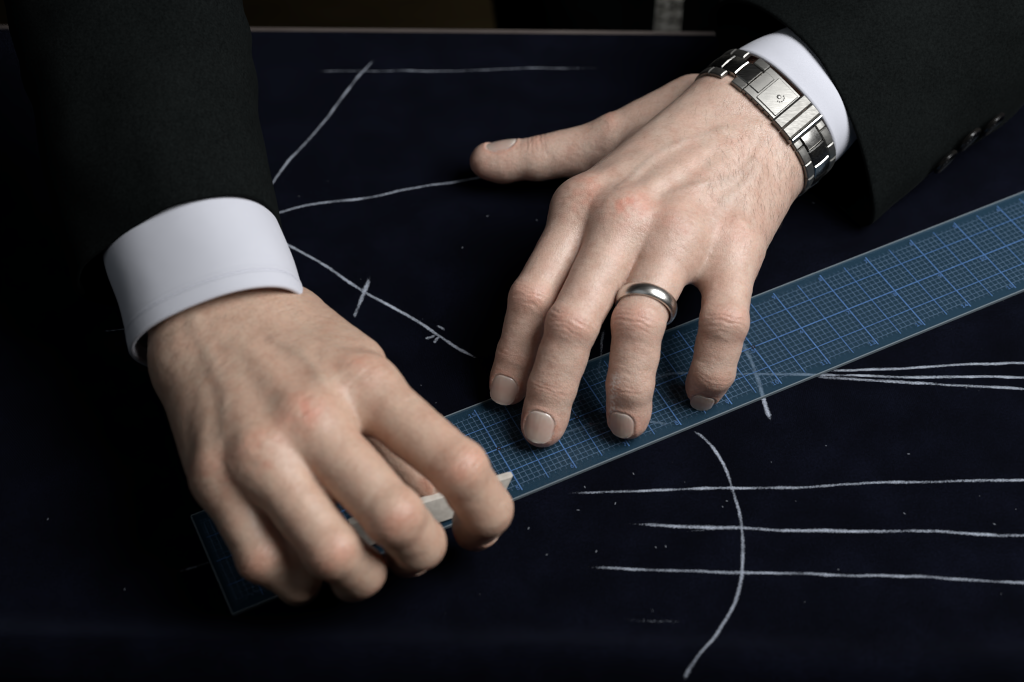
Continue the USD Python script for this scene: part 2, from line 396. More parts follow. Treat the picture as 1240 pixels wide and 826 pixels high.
chalk('long faint horizontal chalk line nearest the far table edge', [(372, 87), (450, 86), (540, 86), (640, 83), (700, 83), (780, 83)], 1.1, 0.85, (0.06, 0.25))
chalk('slanted chalk line crossing the farthest line and running down to the sleeve at left', [(455, 70), (425, 105), (390, 150), (352, 193), (322, 233)], 1.4, 0.92, (0.05, 0.02))
chalk('chalk line running from the white cuff at left to under the pointing thumb', [(332, 259), (375, 248), (440, 241), (500, 228), (560, 219), (612, 209)], 1.4, 0.95, (0.02, 0.05))
chalk('steep diagonal chalk line from the white cuff at left towards the index finger', [(330, 287), (380, 314), (440, 353), (500, 387), (545, 416), (588, 440)], 1.5, 1.0, (0.02, 0.08))
chalk('short cross tick over the diagonal line beside the left cuff', [(449, 328), (443, 350), (436, 368), (428, 388)], 2.0, 0.92, (0.3, 0.1))
chalk('tiny chalk dash of the little star mark on the diagonal line, far side', [(527, 395), (533, 397), (540, 401)], 1.5, 0.9, (0.2, 0.2))
chalk('tiny chalk dash of the little star mark on the diagonal line, near side left', [(513, 410), (520, 409), (528, 406)], 1.5, 0.9, (0.2, 0.2))
chalk('tiny chalk dash of the little star mark on the diagonal line, pointing down', [(524, 417), (528, 412), (532, 407)], 1.3, 0.9, (0.2, 0.2))
chalk('short chalk tick between middle and ring finger at the ruler edge', [(731, 395), (729, 415), (727, 440), (725, 470)], 1.6, 0.88, (0.1, 0.3))
chalk('curved chalk tick crossing the ruler beside the little finger', [(896, 408), (908, 432), (918, 460), (926, 488), (935, 514)], 2.0, 1.0, (0.1, 0.1))
chalk('uppermost of the three fanned chalk lines leaving the ruler at right', [(985, 451), (1050, 448), (1120, 445), (1180, 442), (1250, 440), (1330, 437)], 1.5, 0.95, (0.09, 0.01))
chalk('middle one of the three fanned chalk lines leaving the ruler at right', [(700, 520), (760, 493), (800, 456), (880, 453), (985, 454), (1060, 456), (1130, 457), (1180, 456), (1250, 458), (1330, 460)], 1.5, 0.95, (0.1, 0.01))
chalk('lowest of the three fanned chalk lines leaving the ruler at right', [(980, 456), (1050, 460), (1120, 464), (1180, 468), (1250, 472), (1330, 477)], 1.6, 0.95, (0.05, 0.01))
chalk('faint chalk line under the ruler between index and ring finger', [(590, 553), (640, 537), (690, 522), (740, 510), (790, 512), (830, 516)], 1.6, 0.88, (0.1, 0.1))
chalk('long curved chalk line from the ruler down to the near table edge', [(833, 516), (855, 534), (875, 563), (889, 600), (898, 640), (900, 680), (893, 720), (878, 755), (855, 790), (825, 826)], 1.35, 0.95, (0.05, 0.02))
chalk('first straight chalk line below the ruler, farthest of the near group', [(665, 598), (740, 596), (860, 592), (960, 590), (1060, 585), (1140, 584), (1250, 581), (1330, 579)], 1.35, 0.95, (0.09, 0.01))
chalk('second straight chalk line of the near group, doubled at its left end', [(738, 634), (800, 637), (900, 640), (1000, 643), (1110, 643), (1180, 647), (1250, 648), (1330, 650)], 1.5, 0.95, (0.09, 0.01))
chalk('short stray stroke doubling the second near chalk line', [(812, 644), (845, 642), (890, 639)], 1.2, 0.72, (0.3, 0.4))
chalk('third straight chalk line of the near group, starting below the chalk tip', [(690, 687), (760, 689), (860, 693), (960, 695), (1060, 697), (1120, 698), (1180, 703), (1250, 706), (1330, 708)], 1.35, 0.95, (0.09, 0.01))
chalk('very faint blurred chalk line closest to the near table edge', [(620, 747), (700, 749), (800, 753), (870, 758), (940, 762)], 2.4, 0.70, (0.5, 0.5))
chalk('faint chalk line at the square left end of the ruler', [(200, 696), (230, 689), (258, 681), (300, 668)], 1.2, 0.82, (0.3, 0.05))
chalk('faint chalk dash left of the left-hand white cuff', [(118, 403), (135, 401), (160, 397)], 1.0, 0.85, (0.3, 0.1))

# ------------------------------------------------------------------ hands: a distance field in millimetres, meshed and detailed
class Field:
    def __init__(self, lo, hi, h):
        self.lo, self.h = np.array(lo, float), h
        self.n = np.ceil((np.array(hi) - self.lo) / h).astype(int) + 1
        self.v = np.full(self.n, 40.0, np.float32)

    def add(self, lo, hi, fn, k, mode='union'):
        pad = k + 4.0
        a = np.clip(np.floor((np.array(lo) - pad - self.lo) / self.h).astype(int), 0, self.n)
        b = np.clip(np.ceil((np.array(hi) + pad - self.lo) / self.h).astype(int) + 1, 0, self.n)
        if np.any(b <= a):
            return
        ax = [self.lo[i] + np.arange(a[i], b[i], dtype=np.float32) * self.h for i in range(3)]
        d = fn(ax[0][:, None, None], ax[1][None, :, None], ax[2][None, None, :]).astype(np.float32)
        sl = tuple(slice(a[i], b[i]) for i in range(3))
        c = self.v[sl]
        hh = np.maximum(k - np.abs(c - d), 0) / k
        if mode == 'union':
            self.v[sl] = np.minimum(c, d) - hh * hh * k * 0.25
        else:
            self.v[sl] = np.maximum(c, -d) + np.maximum(k - np.abs(c + d), 0) ** 2 / k * 0.25

    def merge(self, other, k):
        hh = np.maximum(k - np.abs(self.v - other.v), 0) / k
        self.v = np.minimum(self.v, other.v) - hh * hh * k * 0.25

    def bone(self, a, b, ra, rb, k=3.0, waist=0.0, flat=None, fdir=None, mode='union'):
        """a tapering bone from a to b; flat: thickness along fdir as a share of the width"""
        a, b = np.asarray(a, float), np.asarray(b, float)
        ab = b - a; L2 = max(ab @ ab, 1e-9)
        if fdir is not None:
            fdir = nrm(np.asarray(fdir, float) - ab * (fdir @ ab) / L2) if L2 > 1e-6 else nrm(fdir)

        def fn(x, y, z):
            px, py, pz = x - a[0], y - a[1], z - a[2]
            t = np.clip((px * ab[0] + py * ab[1] + pz * ab[2]) / L2, 0, 1)
            qx, qy, qz = px - t * ab[0], py - t * ab[1], pz - t * ab[2]
            r = ra + (rb - ra) * t - waist * 4 * t * (1 - t)
            d2 = qx * qx + qy * qy + qz * qz
            if fdir is not None:
                e = qx * fdir[0] + qy * fdir[1] + qz * fdir[2]
                d2 = d2 + e * e * (1 / flat ** 2 - 1)
            return np.sqrt(d2) - r
        m_ = max(ra, rb)
        self.add(np.minimum(a, b) - m_, np.maximum(a, b) + m_, fn, k, mode)

    def ball(self, c, r, k=4.0, flat=None, fdir=None, mode='union'):
        self.bone(c, np.asarray(c) + 1e-4, r, r, k, 0, flat, fdir, mode)

    def surface(self):
        v = self.v
        s = v < 0
        n = np.array(v.shape) - 1
        cnt = np.zeros(n, np.int8)
        for o in np.ndindex(2, 2, 2):
            cnt += s[o[0]:n[0] + o[0], o[1]:n[1] + o[1], o[2]:n[2] + o[2]]
        cells = np.argwhere((cnt > 0) & (cnt < 8))
        idx = np.full(n, -1, np.int32); idx[tuple(cells.T)] = np.arange(len(cells))
        acc, w = np.zeros((len(cells), 3)), np.zeros(len(cells))
        corners = list(np.ndindex(2, 2, 2))
        val = np.stack([v[tuple((cells + o).T)] for o in corners], 1)
        for i, o in enumerate(corners):
            for ax in range(3):
                if o[ax] == 0:
                    o2 = list(o); o2[ax] = 1; j = corners.index(tuple(o2))
                    hit = (val[:, i] < 0) != (val[:, j] < 0)
                    t = np.where(hit, val[:, i] / np.where(hit, val[:, i] - val[:, j], 1), 0)
                    p = np.tile(np.array(o, float), (len(cells), 1)); p[:, ax] += t
                    acc += p * hit[:, None]; w += hit
        verts = self.lo + (cells + acc / w[:, None]) * self.h
        faces = []
        for ax in range(3):
            b, c = (ax + 1) % 3, (ax + 2) % 3
            sl0, sl1 = [slice(None)] * 3, [slice(None)] * 3
            sl0[ax], sl1[ax] = slice(0, -1), slice(1, None)
            e = np.argwhere(s[tuple(sl0)] != s[tuple(sl1)])
            e = e[(e[:, b] > 0) & (e[:, c] > 0) & (e[:, b] < n[b]) & (e[:, c] < n[c])]
            ins = s[tuple(e.T)]
            q = []
            for db, dc in ((1, 1), (0, 1), (0, 0), (1, 0)):
                g = e.copy(); g[:, b] -= db; g[:, c] -= dc
                q.append(idx[tuple(g.T)])
            q = np.stack(q, 1)
            q[~ins] = q[~ins][:, ::-1]
            faces.append(q)
        f = np.vstack(faces)
        return verts, f[(f >= 0).all(1)]

    def at(self, p):
        return ndimage.map_coordinates(self.v, ((np.asarray(p) - self.lo) / self.h).T, order=1, mode='nearest')


def smooth_mesh(v, f, it, lam=0.5, mu=-0.52):
    e = np.vstack([f[:, [0, 1]], f[:, [1, 2]], f[:, [2, 3]], f[:, [3, 0]]])
    n = len(v)
    A = sparse.coo_matrix((np.ones(len(e) * 2), (np.concatenate([e[:, 0], e[:, 1]]), np.concatenate([e[:, 1], e[:, 0]]))), shape=(n, n)).tocsr()
    A.data[:] = 1
    A = sparse.diags(1 / np.maximum(np.asarray(A.sum(1)).ravel(), 1)) @ A
    for i in range(it):
        v = v + lam * (A @ v - v)
        v = v + mu * (A @ v - v)
    return v, A


def normals(v, f):
    c = np.cross(v[f[:, 2]] - v[f[:, 0]], v[f[:, 3]] - v[f[:, 1]])
    n = np.zeros_like(v)
    for k in range(4):
        np.add.at(n, f[:, k], c)
    return n / np.maximum(np.linalg.norm(n, axis=1, keepdims=True), 1e-12)


def sstep(a, b, x):
    t = np.clip((x - a) / (b - a), 0, 1)
    return t * t * (3 - 2 * t)


class Finger:
    def __init__(self, J, R, roll=0.0, lat=None, up=(0, 0, 1)):
        self.J = [np.asarray(j, float) for j in J]; self.R = R
        J = self.J
        self.d = [nrm(J[i + 1] - J[i]) for i in range(3)]
        if lat is None:
            c = np.cross(self.d[0], nrm(J[3] - J[1]))
            lat = c if np.linalg.norm(c) > 0.15 else np.cross(self.d[0], up)
        lat = nrm(lat)
        if np.cross(lat, self.d[0]) @ np.asarray(up) < 0:
            lat = -lat
        self.lat = []; self.dor = []
        for i in range(3):
            l = nrm(lat - self.d[i] * (lat @ self.d[i])); dd = np.cross(l, self.d[i])
            a = math.radians(roll)
            self.lat.append(l * math.cos(a) + dd * math.sin(a)); self.dor.append(dd * math.cos(a) - l * math.sin(a))

    def build(self, F, k=2.5):
        J, R = self.J, self.R
        F.bone(J[0], J[1], R[0], R[1], k, 0.0)
        F.bone(J[1], J[2], R[1], R[2], k, 0.0)
        e = J[2] + (J[3] - J[2])
        F.bone(J[2], e, R[2] * 0.99, R[3], k, -0.15, 0.92, self.dor[2])
        F.ball(J[1] + 0.5 * nrm(self.dor[0] + self.dor[1]), R[1] * 0.96, 3.0)
        F.ball(J[2] + self.d[2] * np.linalg.norm(J[3] - J[2]) * 0.72 - self.dor[2] * 1.9, R[3] * 0.92, 4.0)
        F.ball(0.5 * (J[0] + J[1]) - self.dor[0] * 2.6, R[1] * 0.86, 4.0)
        F.ball(0.5 * (J[1] + J[2]) - self.dor[1] * 1.9, R[2] * 0.92, 3.0)


class Nail:
    """frame of a fingernail: s along the finger, l across, n outwards"""
    def __init__(self, fg, F, start, length, half, shift=0.0, drop=0.10, rn=8.5):
        self.o, self.d, self.l, self.n = fg.J[2], fg.d[2], fg.lat[2], fg.dor[2]
        self.L, self.hw, self.rn, self.drop, self.s0, self.sh = length, half, rn, drop, start, shift
        sm = start + length * 0.4
        q = self.o + self.d * sm + self.l * shift
        hs = np.linspace(0, 16, 161)
        val = F.at(q + hs[:, None] * self.n)
        k = np.argmax(val > 0); self.h0 = hs[k]; self.sm = sm

    def height(self, s, l):
        return self.h0 - self.drop * (s - self.sm) - (s - self.sm) ** 2 / 90.0 - l * l / (2 * self.rn)

    def edge(self, s, l):
        """mm outside the outline of the nail plate"""
        r = self.hw * 0.80
        qs, ql = np.abs(s - self.s0 - self.L / 2) - self.L / 2 + r, np.abs(l) - self.hw + r
        return np.hypot(np.maximum(qs, 0), np.maximum(ql, 0)) + np.minimum(np.maximum(qs, ql), 0) - r

    def local(self, p):
        q = p - self.o
        return q @ self.d, q @ self.l - self.sh, q @ self.n

    def press(self, v):
        s, l, n = self.local(v)
        near = (n > 0) & (s > self.s0 - 6) & (s < self.s0 + self.L + 4) & (np.abs(l) < self.hw + 6)
        i = np.where(near)[0]
        s, l, n = s[i], l[i], n[i]
        e = self.edge(s, l)
        H = self.height(s, l)
        free = sstep(self.s0 + self.L * 0.72, self.s0 + self.L * 0.98, s)
        inside = sstep(0.35, -0.25, e)
        fold = np.exp(-((e - 0.95) / 0.75) ** 2) * (1 - free) * sstep(-self.hw, self.hw * 0.2, n - H + 6)
        ok = np.abs(n - H) < 4.5
        dn = np.where(ok, inside * (H - 0.38 - n) + (1 - inside) * fold * np.clip(H + 0.22 - n, -0.4, 0.55), 0)
        v = v.copy(); v[i] += dn[:, None] * self.n
        return v

    def plate(self):
        a = np.linspace(-1, 1, 25); b = np.linspace(0, 1, 31)
        top = np.zeros((len(b), len(a), 3)); ins = []
        for i, t in enumerate(b):
            s = self.s0 + t * self.L
            lo, hi = 0.0, self.hw
            ls = np.linspace(0, self.hw, 200)
            w = ls[np.where(self.edge(np.full(200, s), ls) <= 1e-6)[0].max()] if np.any(self.edge(np.full(200, s), ls) <= 1e-6) else 0.05
            l = a * w
            e = self.edge(np.full(len(a), s), l)
            hh = self.height(s, l) + 0.05 * (meshkit.noise(np.stack([l * 1.6, np.full(len(l), s * 0.12), np.zeros(len(l))], 1), 5) - 0.5) + 0.10 - 0.34 * sstep(-0.6, 0.0, e) * (0.35 + 0.65 * (t < 0.75))
            top[i] = self.o + self.d * s + self.l * (l + self.sh)[:, None] + self.n * hh[:, None]
        bot = top - self.n * 0.45
        v1, f1 = grid_mesh(top)
        v2, f2 = grid_mesh(bot)
        n, mm = top.shape[:2]
        ring = [i * mm for i in range(n)] + [(n - 1) * mm + j for j in range(1, mm)] + [i * mm + mm - 1 for i in range(n - 2, -1, -1)] + [j for j in range(mm - 2, 0, -1)]
        r2 = ring[1:] + ring[:1]
        side = np.array([[x, y, y + n * mm, x + n * mm] for x, y in zip(ring, r2)])
        t = np.tile(b[:, None], (1, len(a))).ravel()
        return np.vstack([v1, v2]), np.vstack([f1, f2[:, ::-1] + n * mm, side]), np.concatenate([t, t])


SKIN = np.array((0.545, 0.380, 0.300))


def detail(v, f, A, fingers, mcps, nails, seed, veins=(), extra=None, wrinkle=1.0):
    """wrinkles over the joints, nail beds, tendons' and veins' relief, and the skin's own colour per vertex"""
    N = normals(v, f)
    disp = np.zeros(len(v)); red = np.zeros(len(v)); pale = np.zeros(len(v)); blue = np.zeros(len(v))
    disp += 0.55 * (meshkit.fbm(v / 9.0, 3, seed) - 0.5) + 0.07 * (meshkit.fbm(v / 2.6, 3, seed + 4) - 0.5)
    g0 = fingers[1].J[0]; hax = nrm(fingers[1].d[0] + fingers[2].d[0]); hl = fingers[1].lat[0]
    q0 = v - g0
    disp += 0.22 * (meshkit.fbm(np.stack([q0 @ hax / 1.25 + 1.5 * meshkit.fbm(v / 6.0, 2, seed + 7), q0 @ hl / 5.5, v[:, 2] / 8.0], 1), 2, seed + 8) - 0.5)
    for k, fg in enumerate(fingers):
        for ji, (sig, amp, offs) in ((1, (5.2, 0.33, (-5.6, -3.6, -1.7, 0.1, 1.9, 3.9, 5.8))), (2, (2.2, 0.24, (-1.5, 0.2, 1.6)))):
            if k == 4:
                sig, amp, offs = ((3.0, 0.16, (-1.5, 0.4, 2.0)), (4.4, 0.42, (-4.2, -2.3, -0.4, 1.5, 3.6)))[ji - 1]
            t = nrm(fg.d[ji - 1] + fg.d[ji]); n = nrm(fg.dor[ji - 1] + fg.dor[ji]); l = fg.lat[ji]
            q = v - fg.J[ji]
            s, ll, nn = q @ t, q @ l, q @ n
            i = np.where((np.abs(s) < 11) & (np.abs(ll) < fg.R[ji] * 1.3) & (nn > -2) & (nn < fg.R[ji] * 1.8))[0]
            if not len(i):
                continue
            s, ll, nn = s[i], ll[i] / fg.R[ji], nn[i]
            wob = (meshkit.fbm(np.stack([s / 3, ll * 3, np.full(len(s), k * 7.0 + ji)], 1), 3, seed + 9) - 0.5)
            s2 = s * (1 - 0.30 * ll ** 2) + wob * 2.2
            g = 0
            for o_ in offs:
                brk = sstep(0.30, 0.62, meshkit.noise(np.stack([ll * 2.2 + o_ * 5, np.full(len(s), o_ * 3.0), np.full(len(s), k * 5.0)], 1), seed + 2))
                g = g + np.exp(-((s2 - o_) / 0.50) ** 2) * (0.35 + 0.65 * brk)
            mask = np.exp(-(s / sig) ** 2) * sstep(-1, fg.R[ji] * 0.5, nn) * sstep(1.05, 0.55, np.abs(ll))
            disp[i] -= amp * wrinkle * g * mask
            disp[i] += (0.28 if ji == 1 else 0.08) * mask
            red[i] += (0.64 if ji == 1 else 0.40) * np.exp(-(s / (sig * 0.95)) ** 2) * sstep(-1, fg.R[ji] * 0.5, nn) * sstep(1.15, 0.3, np.abs(ll))
        # the finger's fine rings along each phalanx
        for b in (0, 1, 2):
            L = np.linalg.norm(fg.J[b + 1] - fg.J[b])
            q = v - fg.J[b]; s = q @ fg.d[b]
            rr = np.linalg.norm(q - s[:, None] * fg.d[b], axis=1)
            i = np.where((s > 0) & (s < L) & (rr < fg.R[b] * 1.35))[0]
            w = meshkit.fbm(np.stack([s[i] / 0.9, (q[i] @ fg.lat[b]) / 6, (q[i] @ fg.dor[b]) / 6], 1), 2, seed + k)
            disp[i] += 0.10 * (w - 0.5) * (0.4 if b == 0 else 1)
        tip = np.linalg.norm(v - (fg.J[3] + 1.5 * fg.d[2]), axis=1)
        red += 0.75 * np.exp(-(tip / 9.5) ** 2)
    for j, (c, r, amt) in enumerate(mcps):
        q = v - c
        dd = np.linalg.norm(q, axis=1)
        i = np.where(dd < r * 3)[0]
        w = meshkit.fbm(v[i] / 5.0, 3, seed + 20 + j)
        w2 = meshkit.fbm(v[i] / 2.2, 3, seed + 25 + j)
        red[i] += amt * np.exp(-(dd[i] / r) ** 2) * (0.15 + 0.9 * sstep(0.35, 0.62, w) + 0.7 * sstep(0.42, 0.6, w2))
        ax = nrm(fingers[min(j, 3)].d[0])
        g = meshkit.fbm(np.stack([(q[i] @ ax) / 1.1, (q[i] @ fingers[min(j, 3)].lat[0]) / 5.0, np.full(len(i), 3.0 * j)], 1), 2, seed + 31)
        disp[i] -= 0.34 * np.abs(g - 0.5) * 2 * np.exp(-(dd[i] / (r * 1.15)) ** 2)
    for pts, wd, hh in veins:
        c = catmull(np.array(pts, float), 10)
        best = np.full(len(v), 1e9)
        near = np.where(np.min(np.linalg.norm(v[:, None] - c[::6][None], axis=2), axis=1) < 14)[0]
        for p0, p1 in zip(c[:-1], c[1:]):
            ab = p1 - p0; q = v[near] - p0
            tt = np.clip(q @ ab / max(ab @ ab, 1e-9), 0, 1)
            qq = q - tt[:, None] * ab
            best[near] = np.minimum(best[near], np.hypot(np.hypot(qq[:, 0], qq[:, 1]), 0.25 * qq[:, 2]))
        g = np.exp(-(best / wd) ** 2)
        disp += hh * g; blue += 0.5 * g
    disp = np.clip(disp, -1.2, 1.2)
    v = v + N * disp[:, None]
    for nl in nails:
        v = nl.press(v)
        s, l, n = nl.local(v)
        e = nl.edge(s, l)
        m_ = (n > 0) & (np.abs(n - nl.height(s, l)) < 4)
        red += m_ * 0.45 * np.exp(-((e - 0.9) / 1.1) ** 2)
        pale += m_ * np.exp(-((e - 0.35) / 0.35) ** 2) * sstep(0.42, 0.6, meshkit.noise(v / 1.1, seed + 61))
    mot = meshkit.fbm(v / 7.0, 4, seed + 50)
    red = red + 0.75 * (mot - 0.45) + 0.5 * (meshkit.fbm(v / 2.4, 3, seed + 53) - 0.5)
    col = SKIN * (1 + 0.16 * (meshkit.fbm(v / 22.0, 3, seed + 51) - 0.5))[:, None]
    r = np.clip(red, -0.3, 1.3)[:, None]
    col = col * (1 + r * np.array((0.0, -0.235, -0.27)))
    pl = 0.5 * np.clip(pale, 0, 1)[:, None]
    col = col * (1 - pl) + pl * np.array((0.72, 0.62, 0.54))
    b = np.clip(blue, 0, 1)[:, None]
    col = col * (1 - b * np.array((0.13, 0.05, 0.02)))
    if extra is not None:
        col = extra(v, col)
    return v, np.clip(col, 0.02, 0.9)


def joints(px):
    return [Pm(*q) for q in px]


person = thing('person', 'person in dark suit and white shirt cuffs, both hands ruling a chalk line', 'person')


def finish_hand(name, F, fingers, mcps, nailspec, seed, label, veins=(), extra=None, tint=(1, 1, 1)):
    v, f = F.surface()
    lab = sparse.csgraph.connected_components(sparse.coo_matrix((np.ones(len(f) * 2), (np.concatenate([f[:, 0], f[:, 1]]), np.concatenate([f[:, 2], f[:, 3]]))), shape=(len(v), len(v))) + sparse.coo_matrix((np.ones(len(f)), (f[:, 0], f[:, 1])), shape=(len(v), len(v))), directed=False)[1]
    keep = lab == np.bincount(lab).argmax()
    f = f[keep[f].all(1)]; new = np.cumsum(keep) - 1; v, f = v[keep], new[f]
    v, A = smooth_mesh(v, f, 5)
    nails = [Nail(fingers[i], F, **kw) for i, kw in nailspec]
    v, col = detail(v, f, A, fingers, mcps, nails, seed, veins, extra)
    col = col * np.array(tint)
    hand = obj(name, (v * 1e-3, f), 'skin', person, smooth=True, primvars={'skin': col}, label=label)
    for q, nl in enumerate(nails):
        nv, nf, t = nl.plate()
        c = np.array((0.58, 0.405, 0.33)) * (1 + 0.0 * t)[:, None]
        c = c + sstep(0.22, 0.05, t)[:, None] * np.array((0.04, 0.07, 0.07))            # the pale half moon
        c = c + sstep(0.90, 0.95, t)[:, None] * np.array((0.10, 0.16, 0.14))            # and the free edge
        c = c * (1 + np.array((0.15, 0.30, 0.30)) * (meshkit.fbm(nv / 3.0, 3, seed + q) - 0.5)[:, None])
        c = c * (1 - np.array((0.0, 0.10, 0.10)) * np.exp(-((t - 0.5) / 0.2) ** 2)[:, None])
        obj('fingernail', (nv * 1e-3, nf), 'nail', hand, smooth=True, primvars={'skin': np.clip(c, 0, 0.9)})
    return hand, v, f


# ---- the left hand: flat on the ruler, thumb stretched out
LI = Finger(joints([(708, 255, 46.5), (645, 361, 38), (628, 428, 20), (616, 467, 9.4)]), (11.2, 9.0, 8.7, 8.0), roll=6)
LM = Finger(joints([(756, 272, 51), (693, 394, 41), (669, 468, 22), (657, 515, 9.8)]), (12.0, 10.0, 9.6, 8.8), roll=6)
LR = Finger(joints([(815, 290, 48), (773, 392, 41), (763, 466, 23), (760, 507, 9.4)]), (11.4, 10.0, 9.4, 8.4), roll=0)
LP = Finger(joints([(885, 303, 39), (877, 390, 36), (863, 450, 19), (854, 469, 9.0)]), (10.8, 9.4, 8.8, 7.8), roll=0)
LT = Finger(joints([(842, 135, 34), (746, 174, 25), (652, 192, 17.5), (594, 195, 14.5)]), (14.5, 11.6, 10.3, 9.5), lat=(0.1, -0.90, 0.43), up=(0, 0.5, 0.8))
WL = Pm(925, 147, 49)
AX_L = nrm(np.array([0.745, 0.655, 0.16]))
LAT_L = nrm(np.array([0.60, -0.70, -0.38])); LAT_L = nrm(LAT_L - AX_L * (LAT_L @ AX_L)); DOR_L = np.cross(AX_L, LAT_L)
if DOR_L[2] < 0:
    DOR_L = -DOR_L
H = 0.65


def palm(F, fg, W, AX, LAT, DOR, wr, hw, carp=(-17, -6, 6, 16), k=10.0, fore=75, thick=13.0, fill=3.0, web=(0.08, 0.16, 0.25), cr=15.5, pk=1.4, ul=2.0, side=0.0, fr=11.6, under=9.0, sink=4.0):
    """metacarpals, palm pads, webs, wrist and a stretch of forearm"""
    C = [W + LAT * c - AX * 13 - DOR * 2.5 for c in carp]
    for c, g in zip(C, fg):
        F.bone(c, g.J[0] - g.dor[0] * 1.5, cr, thick - (pk if g is fg[3] else 0.4), k)
    for i in range(3):
        a, b = fg[i], fg[i + 1]
        F.bone(0.5 * (C[i] + C[i + 1]) - DOR * 1, 0.5 * (a.J[0] + b.J[0]) - DOR * fill + nrm(C[i] - a.J[0]) * 6, 14.5, fr, k)
        p, q = a.J[0] * (1 - web[i]) + a.J[1] * web[i], b.J[0] * (1 - web[i]) + b.J[1] * web[i]
        F.bone(p - a.dor[0] * 3.5, q - b.dor[0] * 3.5, 5.8, 5.6, 6.5)
    F.bone(C[3] - DOR * under + LAT * ul, fg[3].J[0] - DOR * (under - 1) + nrm(C[3] - fg[3].J[0]) * 10, 12.5, 11.0, k)
    B = W - DOR * sink + LAT * side
    for c in (-hw, hw):
        F.bone(B + LAT * c - AX * 4, W - DOR * sink + LAT * c * 0.8 + AX * fore, wr, wr - 2.5, 12.0)
    F.bone(B - AX * 4, W - DOR * sink + AX * fore, wr + 0.3, wr - 2, 10.0)


allp = np.array([*LI.J, *LM.J, *LR.J, *LP.J, *LT.J, WL, WL + AX_L * 30])
lo, hi = allp.min(0) - 34, allp.max(0) + 30
lo[2] = -2
FL = Field(lo, hi, H); FF = Field(lo, hi, H)
palm(FL, (LI, LM, LR, LP), WL, AX_L, LAT_L, DOR_L, 16.8, 11.5)
for g in (LI, LM, LR, LP):
    g.build(FF, 2.0)
    FL.ball(g.J[0] + g.dor[0] * 1.6, 11.2 if g is not LP else 10.0, 8.0)
    FL.bone(g.J[0] + g.dor[0] * 9.6 - g.d[0] * 6, WL * 0.8 + g.J[0] * 0.2 + DOR_L * 10.0, 2.2, 2.2, 6.5)
# thumb: metacarpal, first web and the muscle between thumb and index finger
LT.build(FF, 2.0)
FL.bone(LT.J[0], LT.J[1], 14.5, 11.5, 8.0)
FL.bone(LT.J[0] - DOR_L * 3, LI.J[0] - DOR_L * 6 + nrm(WL - LI.J[0]) * 12, 13.0, 9.0, 9.0)
FL.bone(LT.J[0] * 0.45 + LT.J[1] * 0.55 - DOR_L * 1, LI.J[0] * 0.75 + WL * 0.25 - DOR_L * 7, 8.5, 9.0, 9.0)
FL.merge(FF, 7.5)
vL = [([WL + DOR_L * 20 + LAT_L * 6, 0.5 * (WL + LR.J[0]) + DOR_L * 16 + LAT_L * 4, 0.6 * LM.J[0] + 0.4 * LR.J[0] - LM.d[0] * 14 + DOR_L * 13], 2.0, 0.5),
      ([0.55 * WL + 0.45 * LP.J[0] + DOR_L * 17, 0.5 * (LR.J[0] + LP.J[0]) - LR.d[0] * 16 + DOR_L * 13, 0.5 * (LR.J[0] + LP.J[0]) - LR.d[0] * 4 + DOR_L * 12], 1.9, 0.45),
      ([0.7 * WL + 0.3 * LI.J[0] + DOR_L * 17, 0.4 * WL + 0.6 * LI.J[0] + DOR_L * 15 - LAT_L * 3, 0.5 * (LI.J[0] + LM.J[0]) - LI.d[0] * 8 + DOR_L * 13], 1.9, 0.4)]


def dusty(v, col):
    """chalk powder caught on the near side of the ring finger's end"""
    q = v - LR.J[2]
    s, l, n = q @ LR.d[2], q @ LR.lat[2], q @ LR.dor[2]
    sgn = np.sign(LR.lat[2][0]) or 1
    band = np.exp(-((l * sgn + 3.6) / 2.2) ** 2) * sstep(-10, -3, s) * sstep(20, 12, s) * (n > 0)
    sp = sstep(0.42, 0.56, meshkit.noise(v / 0.8, 77)) * band
    return col * (1 - 0.9 * sp[:, None]) + 0.9 * sp[:, None] * np.array((0.78, 0.77, 0.75))


mcL = [(LI.J[0] + LI.dor[0] * 11, 9.5, 0.6), (LM.J[0] + LM.dor[0] * 12, 8.5, 0.95), (LR.J[0] + LR.dor[0] * 11, 8, 0.45), (LP.J[0] + LP.dor[0] * 10, 8, 0.35)]
left_hand, LV, LF = finish_hand('hand', FL, [LI, LM, LR, LP, LT], mcL,
                                [(0, dict(start=9.0, length=12.2, half=5.6)), (1, dict(start=9.4, length=13.0, half=5.9)), (2, dict(start=9.0, length=11.5, half=5.3)),
                                 (3, dict(start=7.6, length=10.5, half=4.7)), (4, dict(start=9.5, length=14.0, half=6.2))],
                                3, 'left hand pressing flat on the ruler with the thumb stretched out and a ring on it', vL, dusty)

# ---- the right hand: closed round the chalk
RI = Finger(joints([(441, 471, 62), (556, 568, 59), (589, 618, 40), (577, 640, 18)]), (11.6, 10.0, 9.6, 8.9))
RMF = Finger(joints([(374, 515, 66), (477, 625, 58), (507, 658, 41), (496, 672, 17)]), (11.8, 10.2, 9.7, 8.9))
RR = Finger(joints([(322, 558, 62), (402, 666, 51), (436, 692, 35), (428, 703, 14)]), (11.2, 9.7, 9.2, 8.5))
RP_ = Finger(joints([(272, 578, 53), (318, 673, 40), (360, 700, 29), (362, 710, 12)]), (10.4, 9.0, 8.5, 7.8))
RTH = Finger(joints([(352, 400, 40), (432, 486, 28), (484, 548, 20), (516, 581, 12)]), (14.0, 11.0, 9.8, 8.6), up=(0.5, 0.3, 0.8))
WR = Pm(268, 398, 58)
KR = 0.5 * (RMF.J[0] + RR.J[0])
AX_R = nrm(WR - KR + np.array([-14.0, 10.0, 6.0]))
AX_R = nrm(np.array([-0.30, 0.90, 0.30]))
